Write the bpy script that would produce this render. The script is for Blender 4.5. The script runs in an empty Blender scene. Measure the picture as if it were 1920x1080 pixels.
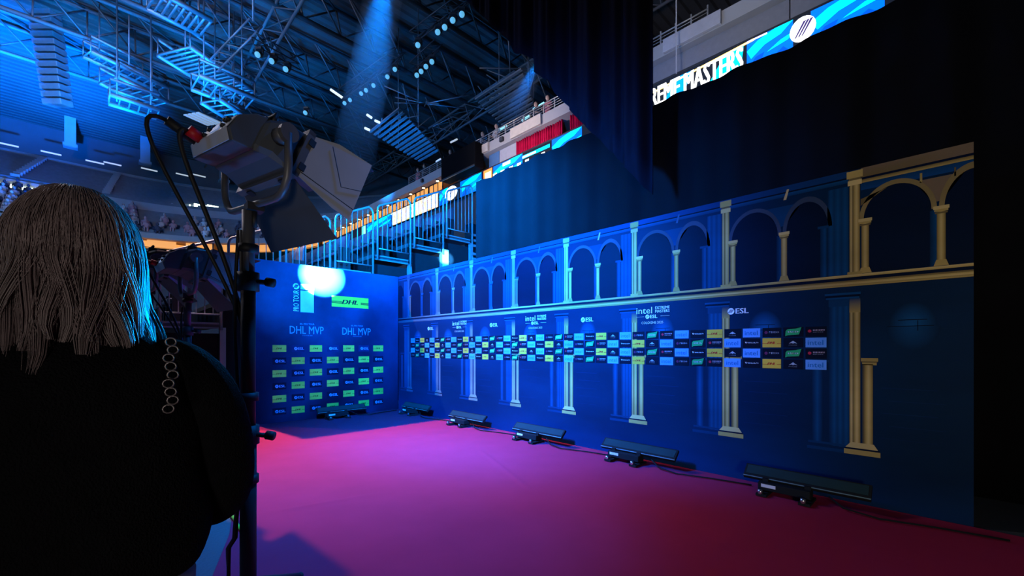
import bpy, bmesh, math, random
from mathutils import Vector, Matrix
R = random.Random(7)
PI = math.pi
SC = bpy.context.scene
COL = SC.collection

# ------------------------------------------------------------------ camera
FPX, CXP, HYP, CAMH = 793.0, 960.0, 651.5, 1.42
CAM = Vector((8.77, -4.92, CAMH))
FW = Vector((-0.71506, 0.69906, 0)); RT = Vector((0.69906, 0.71506, 0)); UP = Vector((0, 0, 1))
cam_d = bpy.data.cameras.new('camera')
cam_d.sensor_width = 36.0
cam_d.lens = 36.0 * FPX / 1920.0
cam_d.shift_y = (HYP - 540.0) / 1920.0
cam_d.clip_start = 0.02; cam_d.clip_end = 400
cam = bpy.data.objects.new('camera', cam_d); COL.objects.link(cam)
cam.location = CAM
cam.rotation_euler = (PI / 2, 0, math.asin(0.71506))
SC.camera = cam

# ------------------------------------------------------------------ world, exposure
w = bpy.data.worlds.new('world'); SC.world = w; w.use_nodes = True
w.node_tree.nodes['Background'].inputs[0].default_value = (0.010, 0.035, 0.10, 1)
w.node_tree.nodes['Background'].inputs[1].default_value = 0.10
vs = SC.view_settings
SC.display_settings.display_device = 'sRGB'
vs.view_transform = 'Standard'; vs.look = 'None'; vs.exposure = 0.0; vs.gamma = 1.0; vs.use_curve_mapping = False
cy = SC.cycles
cy.use_denoising = True
cy.max_bounces = 5; cy.diffuse_bounces = 3; cy.glossy_bounces = 2; cy.transmission_bounces = 2; cy.volume_bounces = 0
cy.sample_clamp_indirect = 3.0
cy.caustics_reflective = False; cy.caustics_refractive = False

def lamp(name, kind, loc, power, color, target=None, angle=40, blend=0.5, size=0.1):
    d = bpy.data.lights.new(name, kind)
    d.energy = power; d.color = color
    if kind == 'SPOT':
        d.spot_size = math.radians(angle); d.spot_blend = blend; d.shadow_soft_size = size
    elif kind == 'AREA':
        d.shape = 'DISK'; d.size = size
    else:
        d.shadow_soft_size = size
    o = bpy.data.objects.new(name, d); COL.objects.link(o)
    o.location = loc
    if target is not None:
        o.rotation_euler = (Vector(target) - Vector(loc)).to_track_quat('-Z', 'Y').to_euler()
    return o

BLUE = (0.0, 0.30, 1.0)
CYAN = (0.05, 0.42, 1.0)
DEEP = (0.0, 0.21, 1.0)
# pink-white stage key behind the small printed wall, throwing that wall's shadow on the carpet
lamp('key_spot', 'SPOT', (-3.9, -3.35, 9.2), 6900, (1.0, 0.62, 0.60), (1.7, -2.2, 0), 44, 1.0, 0.12)
lamp('carpet_wash', 'SPOT', (3.8, -2.5, 7.5), 4600, (0.0, 0.26, 1.0), (3.8, -2.7, 0), 38, 1.0, 0.3)  # added blue fill for light bounced onto the carpet
lamp('near_carpet_wash', 'SPOT', (7.3, -1.2, 6.5), 3800, (0.0, 0.22, 1.0), (4.9, -3.3, 0), 48, 1.0, 0.3)  # added blue fill for the near part of the carpet
# added blue wash over the corner of the printed walls, for hot-spot bounce
lamp('corner_wash', 'SPOT', (4.4, -3.5, 3.5), 8000, (0.0, 0.19, 1.0), (3.2, 0, 2.2), 128, 1.0, 0.3)
lamp('rim_spot', 'SPOT', (3.6, -0.42, 2.25), 5000, (0.0, 0.34, 1.0), (7.46, -4.82, 1.60), 6.5, 1.0, 0.1)  # added unseen spot for the blue rim on the hair
# added fills: blue for carpet bounce under the studio lamp, white on the balcony
lamp('lamp_bounce_fill', 'SPOT', (6.6, -3.3, 0.3), 110, (0.0, 0.30, 1.0), (6.4, -4.2, 2.2), 40, 1.0, 0.1)
lamp('balcony_fill', 'SPOT', (-5.0, 2.5, 8.6), 2300, (1.0, 0.86, 0.86), (-5.6, 10, 11.5), 62, 1.0, 0.3)
lamp('ledge_fill', 'SPOT', (4.0, 3.0, 8.4), 800, (0.85, 0.88, 1.0), (3.6, 10, 11.9), 70, 1.0, 0.3)
lamp('curtain_wash', 'SPOT', (0.2, -3.4, 6.6), 42000, DEEP, (2.0, 1.0, 4.2), 48, 1.0, 0.3)  # added blue wash in place of beam haze on the curtain
# hot beam on the small printed wall and the second one on the steel post behind
lamp('hot_beam', 'SPOT', (8.2, -5.6, 3.6), 5200000, (0.16, 0.55, 1.0), (0, -1.70, 2.86), 5.4, 1.0, 0.02)
lamp('hot_halo', 'SPOT', (8.2, -5.6, 3.6), 11000, (0.0, 0.30, 1.0), (0, -1.85, 2.75), 19, 1.0, 0.05)  # added wide spot imitating the outer glow of the beam
lamp('post_beam', 'SPOT', (8.6, -6.5, 4.6), 250000, CYAN, (-1.2, 2.16, 4.0), 2.0, 0.6, 0.02)
# blue wash on the seating stand and its guardrails
lamp('stand_wash', 'SPOT', (3.4, -4.6, 6.2), 16000, (0.0, 0.26, 1.0), (-1.3, 0.9, 4.2), 46, 1.0, 0.3)
# weak neutral light from the hall behind the camera
lamp('hall_light', 'SPOT', (11.2, -7.0, 1.1), 420, (1.0, 0.92, 0.80), (6.6, 0, 2.3), 78, 1.0, 0.5)
# arena light; two blue areas are added to tint the roof like haze
lamp('arena_white', 'POINT', (-18, -14, 20), 3600, (0.95, 0.88, 1.0), size=2.0)
lamp('arena_blue', 'AREA', (-20, -16, 6), 3200, BLUE, (-24, -12, 27), size=6.0)
lamp('near_arena_blue', 'AREA', (-14, -26, 4), 5000, BLUE, (-18, -18, 27), size=6.0)

# ------------------------------------------------------------------ helpers
def at(px, py, dep):
    return CAM + FW * dep + RT * ((px - CXP) / FPX * dep) + UP * ((HYP - py) / FPX * dep)
def at_z(px, py, z):
    return at(px, py, (z - CAMH) * FPX / (HYP - py))
def at_y(px, py, y):
    d = FW + RT * ((px - CXP) / FPX)
    return at(px, py, (y - CAM.y) / d.y)
def at_x(px, py, x):
    d = FW + RT * ((px - CXP) / FPX)
    return at(px, py, (x - CAM.x) / d.x)

MATS = {}
def mat(name, col, rough=0.6, metal=0.0, var=0.15, scale=6.0, bump=0.0, bscale=60.0, sheen=0.0):
    if name in MATS: return MATS[name]
    m = bpy.data.materials.new(name); m.use_nodes = True
    nt = m.node_tree; b = nt.nodes['Principled BSDF']
    n = nt.nodes.new('ShaderNodeTexNoise'); n.inputs['Scale'].default_value = scale; n.inputs['Detail'].default_value = 4
    tc = nt.nodes.new('ShaderNodeTexCoord'); nt.links.new(tc.outputs['Object'], n.inputs['Vector'])
    mx = nt.nodes.new('ShaderNodeMix'); mx.data_type = 'RGBA'
    mx.inputs['A'].default_value = (*[c * (1 - var) for c in col], 1)
    mx.inputs['B'].default_value = (*[min(1, c * (1 + var)) for c in col], 1)
    nt.links.new(n.outputs['Fac'], mx.inputs['Factor'])
    nt.links.new(mx.outputs['Result'], b.inputs['Base Color'])
    b.inputs['Roughness'].default_value = rough; b.inputs['Metallic'].default_value = metal
    if rough > 0.84: b.inputs['Specular IOR Level'].default_value = 0.05
    if sheen: b.inputs['Sheen Weight'].default_value = sheen
    if bump:
        n2 = nt.nodes.new('ShaderNodeTexNoise'); n2.inputs['Scale'].default_value = bscale
        nt.links.new(tc.outputs['Object'], n2.inputs['Vector'])
        bp = nt.nodes.new('ShaderNodeBump'); bp.inputs['Strength'].default_value = bump; bp.inputs['Distance'].default_value = 0.02
        nt.links.new(n2.outputs['Fac'], bp.inputs['Height']); nt.links.new(bp.outputs['Normal'], b.inputs['Normal'])
    MATS[name] = m
    return m
def emit(name, col, strength):
    if name in MATS: return MATS[name]
    m = bpy.data.materials.new(name); m.use_nodes = True
    b = m.node_tree.nodes['Principled BSDF']
    b.inputs['Base Color'].default_value = (*[c * 0.5 for c in col], 1)
    b.inputs['Emission Color'].default_value = (*col, 1); b.inputs['Emission Strength'].default_value = strength
    MATS[name] = m
    return m
def ink(name, rough=0.55, glow=0.0):
    m = bpy.data.materials.new(name); m.use_nodes = True
    nt = m.node_tree; b = nt.nodes['Principled BSDF']
    a = nt.nodes.new('ShaderNodeVertexColor'); a.layer_name = 'print'
    b.inputs['Roughness'].default_value = rough; b.inputs['Specular IOR Level'].default_value = 0.06
    if glow:
        nt.links.new(a.outputs['Color'], b.inputs['Emission Color']); b.inputs['Emission Strength'].default_value = glow
        b.inputs['Base Color'].default_value = (0.01, 0.01, 0.012, 1)
    else:
        n = nt.nodes.new('ShaderNodeTexNoise'); n.inputs['Scale'].default_value = 5; n.inputs['Detail'].default_value = 6
        mx = nt.nodes.new('ShaderNodeMix'); mx.data_type = 'RGBA'; mx.blend_type = 'MULTIPLY'
        rmp = nt.nodes.new('ShaderNodeValToRGB')
        rmp.color_ramp.elements[0].color = (0.7, 0.7, 0.7, 1); rmp.color_ramp.elements[1].color = (1.15, 1.15, 1.15, 1)
        rmp.color_ramp.elements[0].position = 0.35; rmp.color_ramp.elements[1].position = 0.7
        nt.links.new(n.outputs['Fac'], rmp.inputs['Fac'])
        mx.inputs['Factor'].default_value = 1.0
        nt.links.new(a.outputs['Color'], mx.inputs['A']); nt.links.new(rmp.outputs['Color'], mx.inputs['B'])
        nt.links.new(mx.outputs['Result'], b.inputs['Base Color'])
    return m

class MB:
    """collects shapes; build() links them as ONE mesh object"""
    def __init__(s): s.v = []; s.f = []; s.sm = []
    def add(s, vs_, fs, smooth=False):
        o = len(s.v); s.v += [tuple(x) for x in vs_]
        s.f += [tuple(i + o for i in f) for f in fs]; s.sm += [smooth] * len(fs)
    def box(s, c, d, rot=None):
        hx, hy, hz = d[0] / 2, d[1] / 2, d[2] / 2
        vs_ = [Vector((x, y, z)) for x in (-hx, hx) for y in (-hy, hy) for z in (-hz, hz)]
        if rot is not None: vs_ = [rot @ q for q in vs_]
        c = Vector(c)
        s.add([q + c for q in vs_], [(0, 1, 3, 2), (4, 6, 7, 5), (0, 4, 5, 1), (2, 3, 7, 6), (0, 2, 6, 4), (1, 5, 7, 3)])
        return s
    def hexa(s, b, t):   # bottom 4, top 4 points
        s.add(list(b) + list(t), [(3, 2, 1, 0), (4, 5, 6, 7), (0, 1, 5, 4), (1, 2, 6, 5), (2, 3, 7, 6), (3, 0, 4, 7)]); return s
    def tube(s, pts, r, n=8, cap=True, smooth=True):
        pts = [Vector(p) for p in pts]; m = len(pts)
        rs = r if isinstance(r, (list, tuple)) else [r] * m
        t0 = (pts[1] - pts[0]).normalized()
        u = t0.orthogonal().normalized()
        rings = []
        for i, p in enumerate(pts):
            t = (pts[min(i + 1, m - 1)] - pts[max(i - 1, 0)])
            if t.length < 1e-9: t = t0
            t = t.normalized()
            u = (u - t * u.dot(t))
            u = u.normalized() if u.length > 1e-6 else t.orthogonal().normalized()
            v = t.cross(u)
            rings += [p + (u * math.cos(2 * PI * k / n) + v * math.sin(2 * PI * k / n)) * rs[i] for k in range(n)]
        fs = [(i * n + k, i * n + (k + 1) % n, (i + 1) * n + (k + 1) % n, (i + 1) * n + k) for i in range(m - 1) for k in range(n)]
        if cap: fs += [tuple(reversed(range(n))), tuple(range((m - 1) * n, m * n))]
        s.add(rings, fs, smooth); return s
    def loft(s, rings, cap=True, smooth=True):
        n = len(rings[0]); m = len(rings)
        fs = [(i * n + k, i * n + (k + 1) % n, (i + 1) * n + (k + 1) % n, (i + 1) * n + k) for i in range(m - 1) for k in range(n)]
        if cap: fs += [tuple(reversed(range(n))), tuple(range((m - 1) * n, m * n))]
        s.add([p for r in rings for p in r], fs, smooth); return s
    def prism(s, poly, off):   # planar polygon of points extruded by vector
        n = len(poly); off = Vector(off); a = [Vector(p) for p in poly]
        s.add(a + [p + off for p in a], [tuple(range(n)), tuple(reversed(range(n, 2 * n)))] + [(i, i + n, (i + 1) % n + n, (i + 1) % n) for i in range(n)]); return s
    def sphere(s, c, r, nu=12, nv=8, sc=(1, 1, 1)):
        c = Vector(c); vs_ = [c + Vector((0, 0, r * sc[2]))]
        for j in range(1, nv):
            th = PI * j / nv
            vs_ += [c + Vector((r * sc[0] * math.sin(th) * math.cos(2 * PI * i / nu), r * sc[1] * math.sin(th) * math.sin(2 * PI * i / nu), r * sc[2] * math.cos(th))) for i in range(nu)]
        vs_.append(c - Vector((0, 0, r * sc[2]))); L = len(vs_) - 1
        fs = [(0, 1 + i, 1 + (i + 1) % nu) for i in range(nu)]
        for j in range(nv - 2):
            a = 1 + j * nu; fs += [(a + i, a + nu + i, a + nu + (i + 1) % nu, a + (i + 1) % nu) for i in range(nu)]
        a = 1 + (nv - 2) * nu; fs += [(L, a + (i + 1) % nu, a + i) for i in range(nu)]
        s.add(vs_, fs, True); return s
    def grid(s, fn, nu, nv, smooth=True):
        vs_ = [fn(i / nu, j / nv) for j in range(nv + 1) for i in range(nu + 1)]
        fs = [(j * (nu + 1) + i, j * (nu + 1) + i + 1, (j + 1) * (nu + 1) + i + 1, (j + 1) * (nu + 1) + i) for j in range(nv) for i in range(nu)]
        s.add(vs_, fs, smooth); return s
    def build(s, name, m, parent=None, local=False, bevel=0.0, solid=0.0, fix=True):
        me = bpy.data.meshes.new(name)
        vv = s.v
        if parent is not None and not local:
            inv = Matrix.LocRotScale(parent.location, parent.rotation_euler, None).inverted()
            if parent.parent is not None:
                inv = inv @ Matrix.LocRotScale(parent.parent.location, parent.parent.rotation_euler, None).inverted()
            vv = [tuple(inv @ Vector(q)) for q in vv]
        me.from_pydata(vv, [], s.f)
        me.polygons.foreach_set('use_smooth', s.sm)
        if fix:
            bm = bmesh.new(); bm.from_mesh(me); bmesh.ops.recalc_face_normals(bm, faces=bm.faces); bm.to_mesh(me); bm.free()
        me.materials.append(m)
        o = bpy.data.objects.new(name, me); COL.objects.link(o)
        if parent is not None: o.parent = parent
        if bevel:
            b = o.modifiers.new('bevel', 'BEVEL'); b.width = bevel; b.segments = 2; b.limit_method = 'ANGLE'; b.angle_limit = 0.9
        if solid:
            b = o.modifiers.new('solid', 'SOLIDIFY'); b.thickness = solid; b.offset = 0
        return o

def tag(o, label=None, cat=None, group=None, kind=None):
    if label: o['label'] = label
    if cat: o['category'] = cat
    if group: o['group'] = group
    if kind: o['kind'] = kind
    return o
def thing(name, loc, label, cat, group=None, rz=0.0):
    o = bpy.data.objects.new(name, None); COL.objects.link(o)
    o.location = loc; o.rotation_euler = (0, 0, rz); o.empty_display_size = 0.1
    return tag(o, label, cat, group)
def copy_tree(o, parent=None):
    c = o.copy(); COL.objects.link(c)
    if parent is not None: c.parent = parent
    for ch in list(o.children): copy_tree(ch, c)
    return c
def struct(mb, name, m, **k):
    return tag(mb.build(name, m, **k), kind='structure')

# ------------------------------------------------------------------ lettering
_TX = {}
def glyphs(sx, bold=0.0):
    key = (sx, bold)
    if key in _TX: return _TX[key]
    cu = bpy.data.curves.new('letters', 'FONT'); cu.body = sx; cu.size = 1.0; cu.offset = bold; cu.resolution_u = 2; cu.fill_mode = 'FRONT'
    o = bpy.data.objects.new('letters', cu); COL.objects.link(o)
    dg = bpy.context.evaluated_depsgraph_get(); dg.update()
    me = bpy.data.meshes.new_from_object(o.evaluated_get(dg))
    vs_ = [(q.co.x, q.co.y) for q in me.vertices]; fs = [tuple(p.vertices) for p in me.polygons]
    bpy.data.objects.remove(o); bpy.data.curves.remove(cu); bpy.data.meshes.remove(me)
    x0 = min(q[0] for q in vs_); x1 = max(q[0] for q in vs_); y0 = min(q[1] for q in vs_); y1 = max(q[1] for q in vs_)
    vs_ = [((a - x0) / (x1 - x0), (b - y0) / (y1 - y0)) for a, b in vs_]
    _TX[key] = (vs_, fs)
    return _TX[key]

class Print:
    """flat printed artwork: coloured polygons on a plane, each layer a hair above the last; one mesh"""
    def __init__(s, fn, gap=0.0006): s.fn = fn; s.v = []; s.f = []; s.c = []; s.gap = gap
    def poly(s, pts, col, layer=0, cols=None):
        o = len(s.v)
        for i, (a, b) in enumerate(pts):
            s.v.append(tuple(s.fn(a, b, layer * s.gap))); s.c.append(cols[i] if cols else col)
        s.f.append(tuple(range(o, o + len(pts))))
    def rect(s, a0, a1, b0, b1, col, layer=0):
        s.poly([(a0, b0), (a1, b0), (a1, b1), (a0, b1)], col, layer)
    def grad(s, a0, a1, b0, b1, c00, c10, c11, c01, layer=0):
        s.poly([(a0, b0), (a1, b0), (a1, b1), (a0, b1)], None, layer, [c00, c10, c11, c01])
    def ell(s, ca, cb, ra, rb, col, layer=0, n=20, a0=0.0, a1=2 * PI):
        s.poly([(ca + ra * math.cos(a0 + (a1 - a0) * i / n), cb + rb * math.sin(a0 + (a1 - a0) * i / n)) for i in range(n + (0 if a1 - a0 > 6.2 else 1))], col, layer)
    def glow(s, ca, cb, ra, rb, ci, co, layer=0, n=24, a0=0.0, a1=2 * PI):
        for i in range(n):
            t0 = a0 + (a1 - a0) * i / n; t1 = a0 + (a1 - a0) * (i + 1) / n
            s.poly([(ca, cb), (ca + ra * math.cos(t0), cb + rb * math.sin(t0)), (ca + ra * math.cos(t1), cb + rb * math.sin(t1))], None, layer, [ci, co, co])
    def band(s, ca, cb, r0, r1, k, col, layer=0, n=20, a0=0.0, a1=PI):
        # elliptical ring section; k squashes b
        for i in range(n):
            t0 = a0 + (a1 - a0) * i / n; t1 = a0 + (a1 - a0) * (i + 1) / n
            s.poly([(ca + r * math.cos(t), cb + r * k * math.sin(t)) for r, t in ((r0, t0), (r1, t0), (r1, t1), (r0, t1))], col, layer)
    def text(s, sx, a0, a1, b0, b1, col, layer=3, bold=0.0, shear=0.0, rot=False):
        if bold:                       # heavier strokes: the same letters again, a hair to the side
            d = bold * 1.6 * (b1 - b0) if not rot else 0
            s.text(sx, a0, a1 - d, b0, b1, col, layer, 0.0, shear, rot); s.text(sx, a0 + d * .5, a1 - d * .5, b0, b1, col, layer + .3, 0.0, shear, rot)
            a0 += d; layer += .6
        vs_, fs = glyphs(sx, 0.0); o = len(s.v)
        for x, y in vs_:
            if rot: a = a1 - (a1 - a0) * y; b = b0 + (b1 - b0) * x
            else: a = a0 + (a1 - a0) * x + shear * y * (b1 - b0); b = b0 + (b1 - b0) * y
            s.v.append(tuple(s.fn(a, b, layer * s.gap))); s.c.append(col)
        s.f += [tuple(i + o for i in f) for f in fs]
    def build(s, name, m, parent=None):
        me = bpy.data.meshes.new(name); vv = s.v
        if parent is not None: vv = [tuple(Vector(q) - parent.location) for q in vv]
        me.from_pydata(vv, [], s.f); me.materials.append(m)
        at_ = me.color_attributes.new('print', 'FLOAT_COLOR', 'POINT')
        at_.data.foreach_set('color', [x for c in s.c for x in (c[0], c[1], c[2], 1.0)])
        o = bpy.data.objects.new(name, me); COL.objects.link(o)
        if parent is not None: o.parent = parent
        return o
# ================================================================== setting: floor, roof, stands
M_FLOOR = mat('arena_floor_concrete', (0.10, 0.11, 0.12), 0.35, 0, 0.25, 2.0, 0.15, 40)
M_BLACK = mat('black_molton', (0.006, 0.006, 0.007), 0.95, 0, 0.2, 12, 0.2, 200)
M_ROOF = mat('roof_deck', (0.10, 0.095, 0.09), 0.8, 0, 0.35, 0.3)
M_CONC = mat('pale_concrete', (0.42, 0.40, 0.40), 0.8, 0, 0.12, 1.0)
M_DARKC = mat('dark_concrete', (0.12, 0.12, 0.13), 0.8, 0, 0.2, 0.6)
M_SEATG = mat('grey_stand_seats', (0.17, 0.19, 0.22), 0.7, 0, 0.25, 3.0)
M_STEELB = mat('blackened_steel', (0.05, 0.05, 0.055), 0.5, 0.3)
M_TRUSS = mat('aluminium_truss', (0.30, 0.31, 0.33), 0.45, 0.4)
M_ROOFST = mat('painted_roof_steel', (0.16, 0.15, 0.15), 0.6, 0.1)

struct(MB().box((-25, -20, -0.05), (110, 100, 0.1)), 'floor', M_FLOOR)

# roof deck with trapezoid ribs
rf = MB()
n = 130
for i in range(n):
    x0 = -75 + i * 0.8
    rf.add([(x0, -75, 27.0), (x0 + 0.45, -75, 27.0), (x0 + 0.45, 38, 27.0), (x0, 38, 27.0)], [(0, 1, 2, 3)])
    rf.add([(x0 + 0.45, -75, 27.0), (x0 + 0.55, -75, 27.18), (x0 + 0.55, 38, 27.18), (x0 + 0.45, 38, 27.0)], [(0, 1, 2, 3)])
    rf.add([(x0 + 0.55, -75, 27.18), (x0 + 0.72, -75, 27.18), (x0 + 0.72, 38, 27.18), (x0 + 0.55, 38, 27.18)], [(0, 1, 2, 3)])
    rf.add([(x0 + 0.72, -75, 27.18), (x0 + 0.8, -75, 27.0), (x0 + 0.8, 38, 27.0), (x0 + 0.72, 38, 27.18)], [(0, 1, 2, 3)])
struct(rf, 'ceiling', M_ROOF, fix=False)

# plan path of the bowl edge, swept with profiles
def bowl_path():
    P = [((28 - i * 4.4, 10.0), (0.0, 1.0)) for i in range(7)] + [((0.41, 10.0), (0.0, 1.0)), ((0.39, 10.0), (0.0, 1.0))] + [((-i * 4.0, 10.0), (0.0, 1.0)) for i in range(8)]          # x 28 .. -28
    cx, cy_, r = -29.0, -5.0, 15.0
    for i in range(0, 15):
        a = PI / 2 + (PI / 2) * i / 14
        P.append(((cx + r * math.cos(a), cy_ + r * math.sin(a)), (math.cos(a), math.sin(a))))
    P += [((-44.0, -5.0 - i * 5.0), (-1.0, 0.0)) for i in range(1, 12)]
    return P
BP = bowl_path()
def ZO(x): return -0.30 if x < 0.4 else 0.0     # the balcony drops a step behind the black swag
ZB = -0.30
def sweep(profile, i0=0, i1=None, mb=None):
    mb = mb or MB(); P = BP[i0:i1]; n = len(profile); m = len(P)
    vs_ = [(p[0] + d[0] * wv, p[1] + d[1] * wv, z + (ZO(p[0]) if 10 < z < 26.9 else 0)) for p, d in P for wv, z in profile]
    fs = [(i * n + k, (i + 1) * n + k, (i + 1) * n + k + 1, i * n + k + 1) for i in range(m - 1) for k in range(n - 1)]
    mb.add(vs_, fs); return mb
def steps(w0, z0, w1, z1, n):
    P = []
    for i in range(n):
        P += [(w0 + (w1 - w0) * i / n, z0 + (z1 - z0) * i / n), (w0 + (w1 - w0) * i / n, z0 + (z1 - z0) * (i + 1) / n)]
    return P + [(w1, z1)]
NS = 14   # first path index past the straight side
struct(sweep([(0.2, 0.0), (0.0, 10.3), (0.0, 10.34), (0.2, 10.34)]), 'wall_lower_tier', M_DARKC)
struct(sweep([(0.0, 11.2), (3.2, 11.2), (3.2, 11.98), (0.2, 11.98)]), 'wall_concourse', mat('concourse_wall', (0.45, 0.33, 0.2), 0.7))
struct(sweep([(0.2, 11.95), (-0.3, 11.97), (-0.32, 12.45), (0.3, 12.5), (0.32, 12.3)]), 'trim_1', M_CONC)
struct(sweep(steps(0.4, 12.3, 8.0, 16.4, 10)), 'floor_mid_tier', M_SEATG)
struct(sweep([(8.0, 16.4), (8.0, 17.4), (8.5, 17.4)]), 'trim_2', M_CONC)
struct(sweep(steps(8.5, 17.4, 20.0, 23.2, 14)), 'floor_upper_tier', M_SEATG)
struct(sweep([(20.0, 23.2), (19.85, 23.5), (20.0, 23.8), (20.3, 23.8)]), 'trim_3', M_CONC)
struct(sweep([(20.0, 23.0), (20.2, 27.0)]), 'wall_back', M_DARKC)

def bowl(px, w_, z):
    """point on the far end stand seen at column px, w_ behind the bowl edge"""
    d = FW + RT * ((px - CXP) / FPX)
    return CAM + d * ((-44.0 - w_ - CAM.x) / d.x) + UP * (z - CAMH)

# stair aisles down the tiers of the far end
M_STAIR = mat('pale_stair', (0.36, 0.36, 0.38), 0.8)
for i, (yy, a, b) in enumerate([(-10.6, 0, 1), (-4.4, 1, 1), (1.2, 1, 1), (5.5, 0, 1)]):
    for (w0, z0, w1, z1) in ([(0.4, 12.4, 8.0, 16.5)] if a == 0 else []) + [(8.5, 17.5, 20.0, 23.3)] + [(0.4, 12.4, 8.0, 16.5)] * (a):
        mb = MB(); k = 12
        for j in range(k):
            t = (j + 0.5) / k
            mb.box((-44 - (w0 + (w1 - w0) * t), yy + (t * 2.2 if w0 < 5 else t * 1.2), z0 + (z1 - z0) * t - 0.12), ((w1 - w0) / k, 0.6, 0.35))
        struct(mb, 'trim_%d' % (4 + i * 2 + (w0 < 5)), M_STAIR)

# concourse openings of side and far end, glowing panes added for the light inside
M_ORANGE = emit('concourse_glow', (1.0, 0.42, 0.10), 0.85)
wi = 1
x = -29.6
while x < -13.2:
    fr = struct(MB().box((x + 0.72, 10.13, 11.54 + ZB), (1.38, 0.05, 0.80)), 'window_%d' % wi, M_ORANGE)
    mm = MB()
    for dx in (0.0, 0.48, 0.96, 1.44): mm.box((x + dx, 10.10, 11.54 + ZB), (0.05, 0.05, 0.82))
    mm.box((x + 0.72, 10.10, 11.16 + ZB), (1.44, 0.05, 0.05)).box((x + 0.72, 10.10, 11.93 + ZB), (1.44, 0.05, 0.05))
    mm.build('window_frame', M_STEELB, fr)
    wi += 1; x += 1.55
for k in range(8):
    yy = -15 + k * 2.4
    if k in (3,): continue
    struct(MB().box((-44.15, yy + 1.1, 11.5 + ZB), (0.05, 1.9, 0.7)), 'window_%d' % wi, M_ORANGE); wi += 1
for k in range(8):                      # round the corner
    a = PI / 2 + PI / 2 * (k + 0.5) / 8
    c = Vector((-29 + 15.15 * math.cos(a), -5 + 15.15 * math.sin(a), 11.54 + ZB))
    struct(MB().box(c, (0.05, 2.2, 0.72), Matrix.Rotation(a, 3, 'Z')), 'window_%d' % wi, M_ORANGE); wi += 1
# bright doorways at the head of the mid tier
M_DOORL = emit('bright_doorway', (0.75, 1.0, 0.85), 5.0)
for (x0, y0, x1, y1) in ((0, 346, 3, 358), (17, 348, 21, 360), (26, 352, 41, 364), (47, 356, 76, 371), (343, 384, 345, 393), (355, 384, 357, 393), (366, 384, 386, 393), (390, 386, 408, 394)):
    a = at_x((x0 + x1) / 2, (y0 + y1) / 2, -51.9); sc_ = 60 / FPX
    struct(MB().box(a, (0.1, (x1 - x0) * sc_ * 0.8, (y1 - y0) * sc_ * 0.9)), 'window_%d' % wi, M_DOORL); wi += 1
# concrete pylons carrying the roof edge
for i, (px, py) in enumerate(((132, 222), (272, 238), (420, 244))):
    p = bowl(px, 15.5, 24.0)
    struct(MB().box((p.x, p.y, 25.4), (0.9, 0.9, 3.4)).box((p.x, p.y, 23.9), (1.15, 1.15, 0.3)), 'pillar_%d' % (i + 1), M_CONC)

# concourse lamps: warm dots along the soffit
M_WARM = emit('warm_lamp', (1.0, 0.66, 0.30), 12.0)
lp = MB().tube([(0, 0, 0), (0, 0, -0.06)], 0.085, 10).build('downlight', M_WARM, None)
rim = MB().tube([(0, 0, 0.02), (0, 0, -0.03)], 0.11, 10).build('rim', M_STEELB, lp, local=True)
xs = [-12.9 - 1.55 * i for i in range(11)]
for i, x in enumerate(xs):
    o = lp if i == 0 else copy_tree(lp)
    o.location = (x, 9.9, 11.93 + ZB)
    tag(o, 'small warm concourse downlight above the lit ribbon, in the row behind the steel guardrails', 'lamp', 'warm downlights over the side concourse')
far = None
for k in range(9):
    a = copy_tree(lp); a.location = (-43.8, -16 + k * 2.3, 11.93 + ZB)
    tag(a, 'small warm downlight under the far stand, in the glowing strip beside the blond head', 'lamp', 'warm downlights under the far stand')

# dash lamps in the roof edge above the upper tier
M_DASH = emit('cold_strip', (0.75, 0.88, 1.0), 0.55)
for i, (px, py) in enumerate(((14, 271), (96, 287), (178, 304), (211, 307), (280, 318), (344, 328), (372, 329))):
    p = at_x(px, py, -58.0)
    o = tag(MB().box(p, (0.15, 1.5, 0.12)).build('strip_light', M_DASH), 'pale dash of strip light under the dark roof edge above the far upper tier', 'lamp', 'strip lights over the far tier')
for i, (a, b, dep) in enumerate((((620, 168), (646, 186), 30), ((688, 215), (697, 221), 30), ((703, 226), (712, 230), 30), ((684, 240), (693, 244), 30))):
    p, q = at(*a, dep), at(*b, dep)
    tag(MB().tube([p, q], 0.09, 6).build('strip_light', emit('cold_tube', (0.7, 0.85, 1.0), 1.2)),
        ['long pale strip light hanging above the big studio lamp', 'short strip light at the upper right of the big lamp, first of a broken line', 'short strip light at the upper right of the big lamp, second of a broken line', 'faint short strip light just above the barn door tip'][i], 'lamp')
for i, (a, b) in enumerate((((845, 267), (857, 261)), ((818, 303), (826, 298)), ((936, 244), (950, 236)), ((979, 226), (993, 217)), ((1000, 205), (1020, 193)))):
    p, q = at_y(*a, 14.0), at_y(*b, 14.0)
    tag(MB().tube([p, q], 0.07, 6).build('strip_light', emit('cyan_tube', (0.3, 0.8, 1.0), 1.4) if i > 1 else M_DASH),
        ['pale strip light just over the two people at the railing', 'faint pale strip light over the railing beside the black wall box', 'cyan strip light over the balcony, lowest of three', 'cyan strip light over the balcony, middle of three', 'cyan strip light over the balcony, topmost of three'][i], 'lamp')

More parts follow.
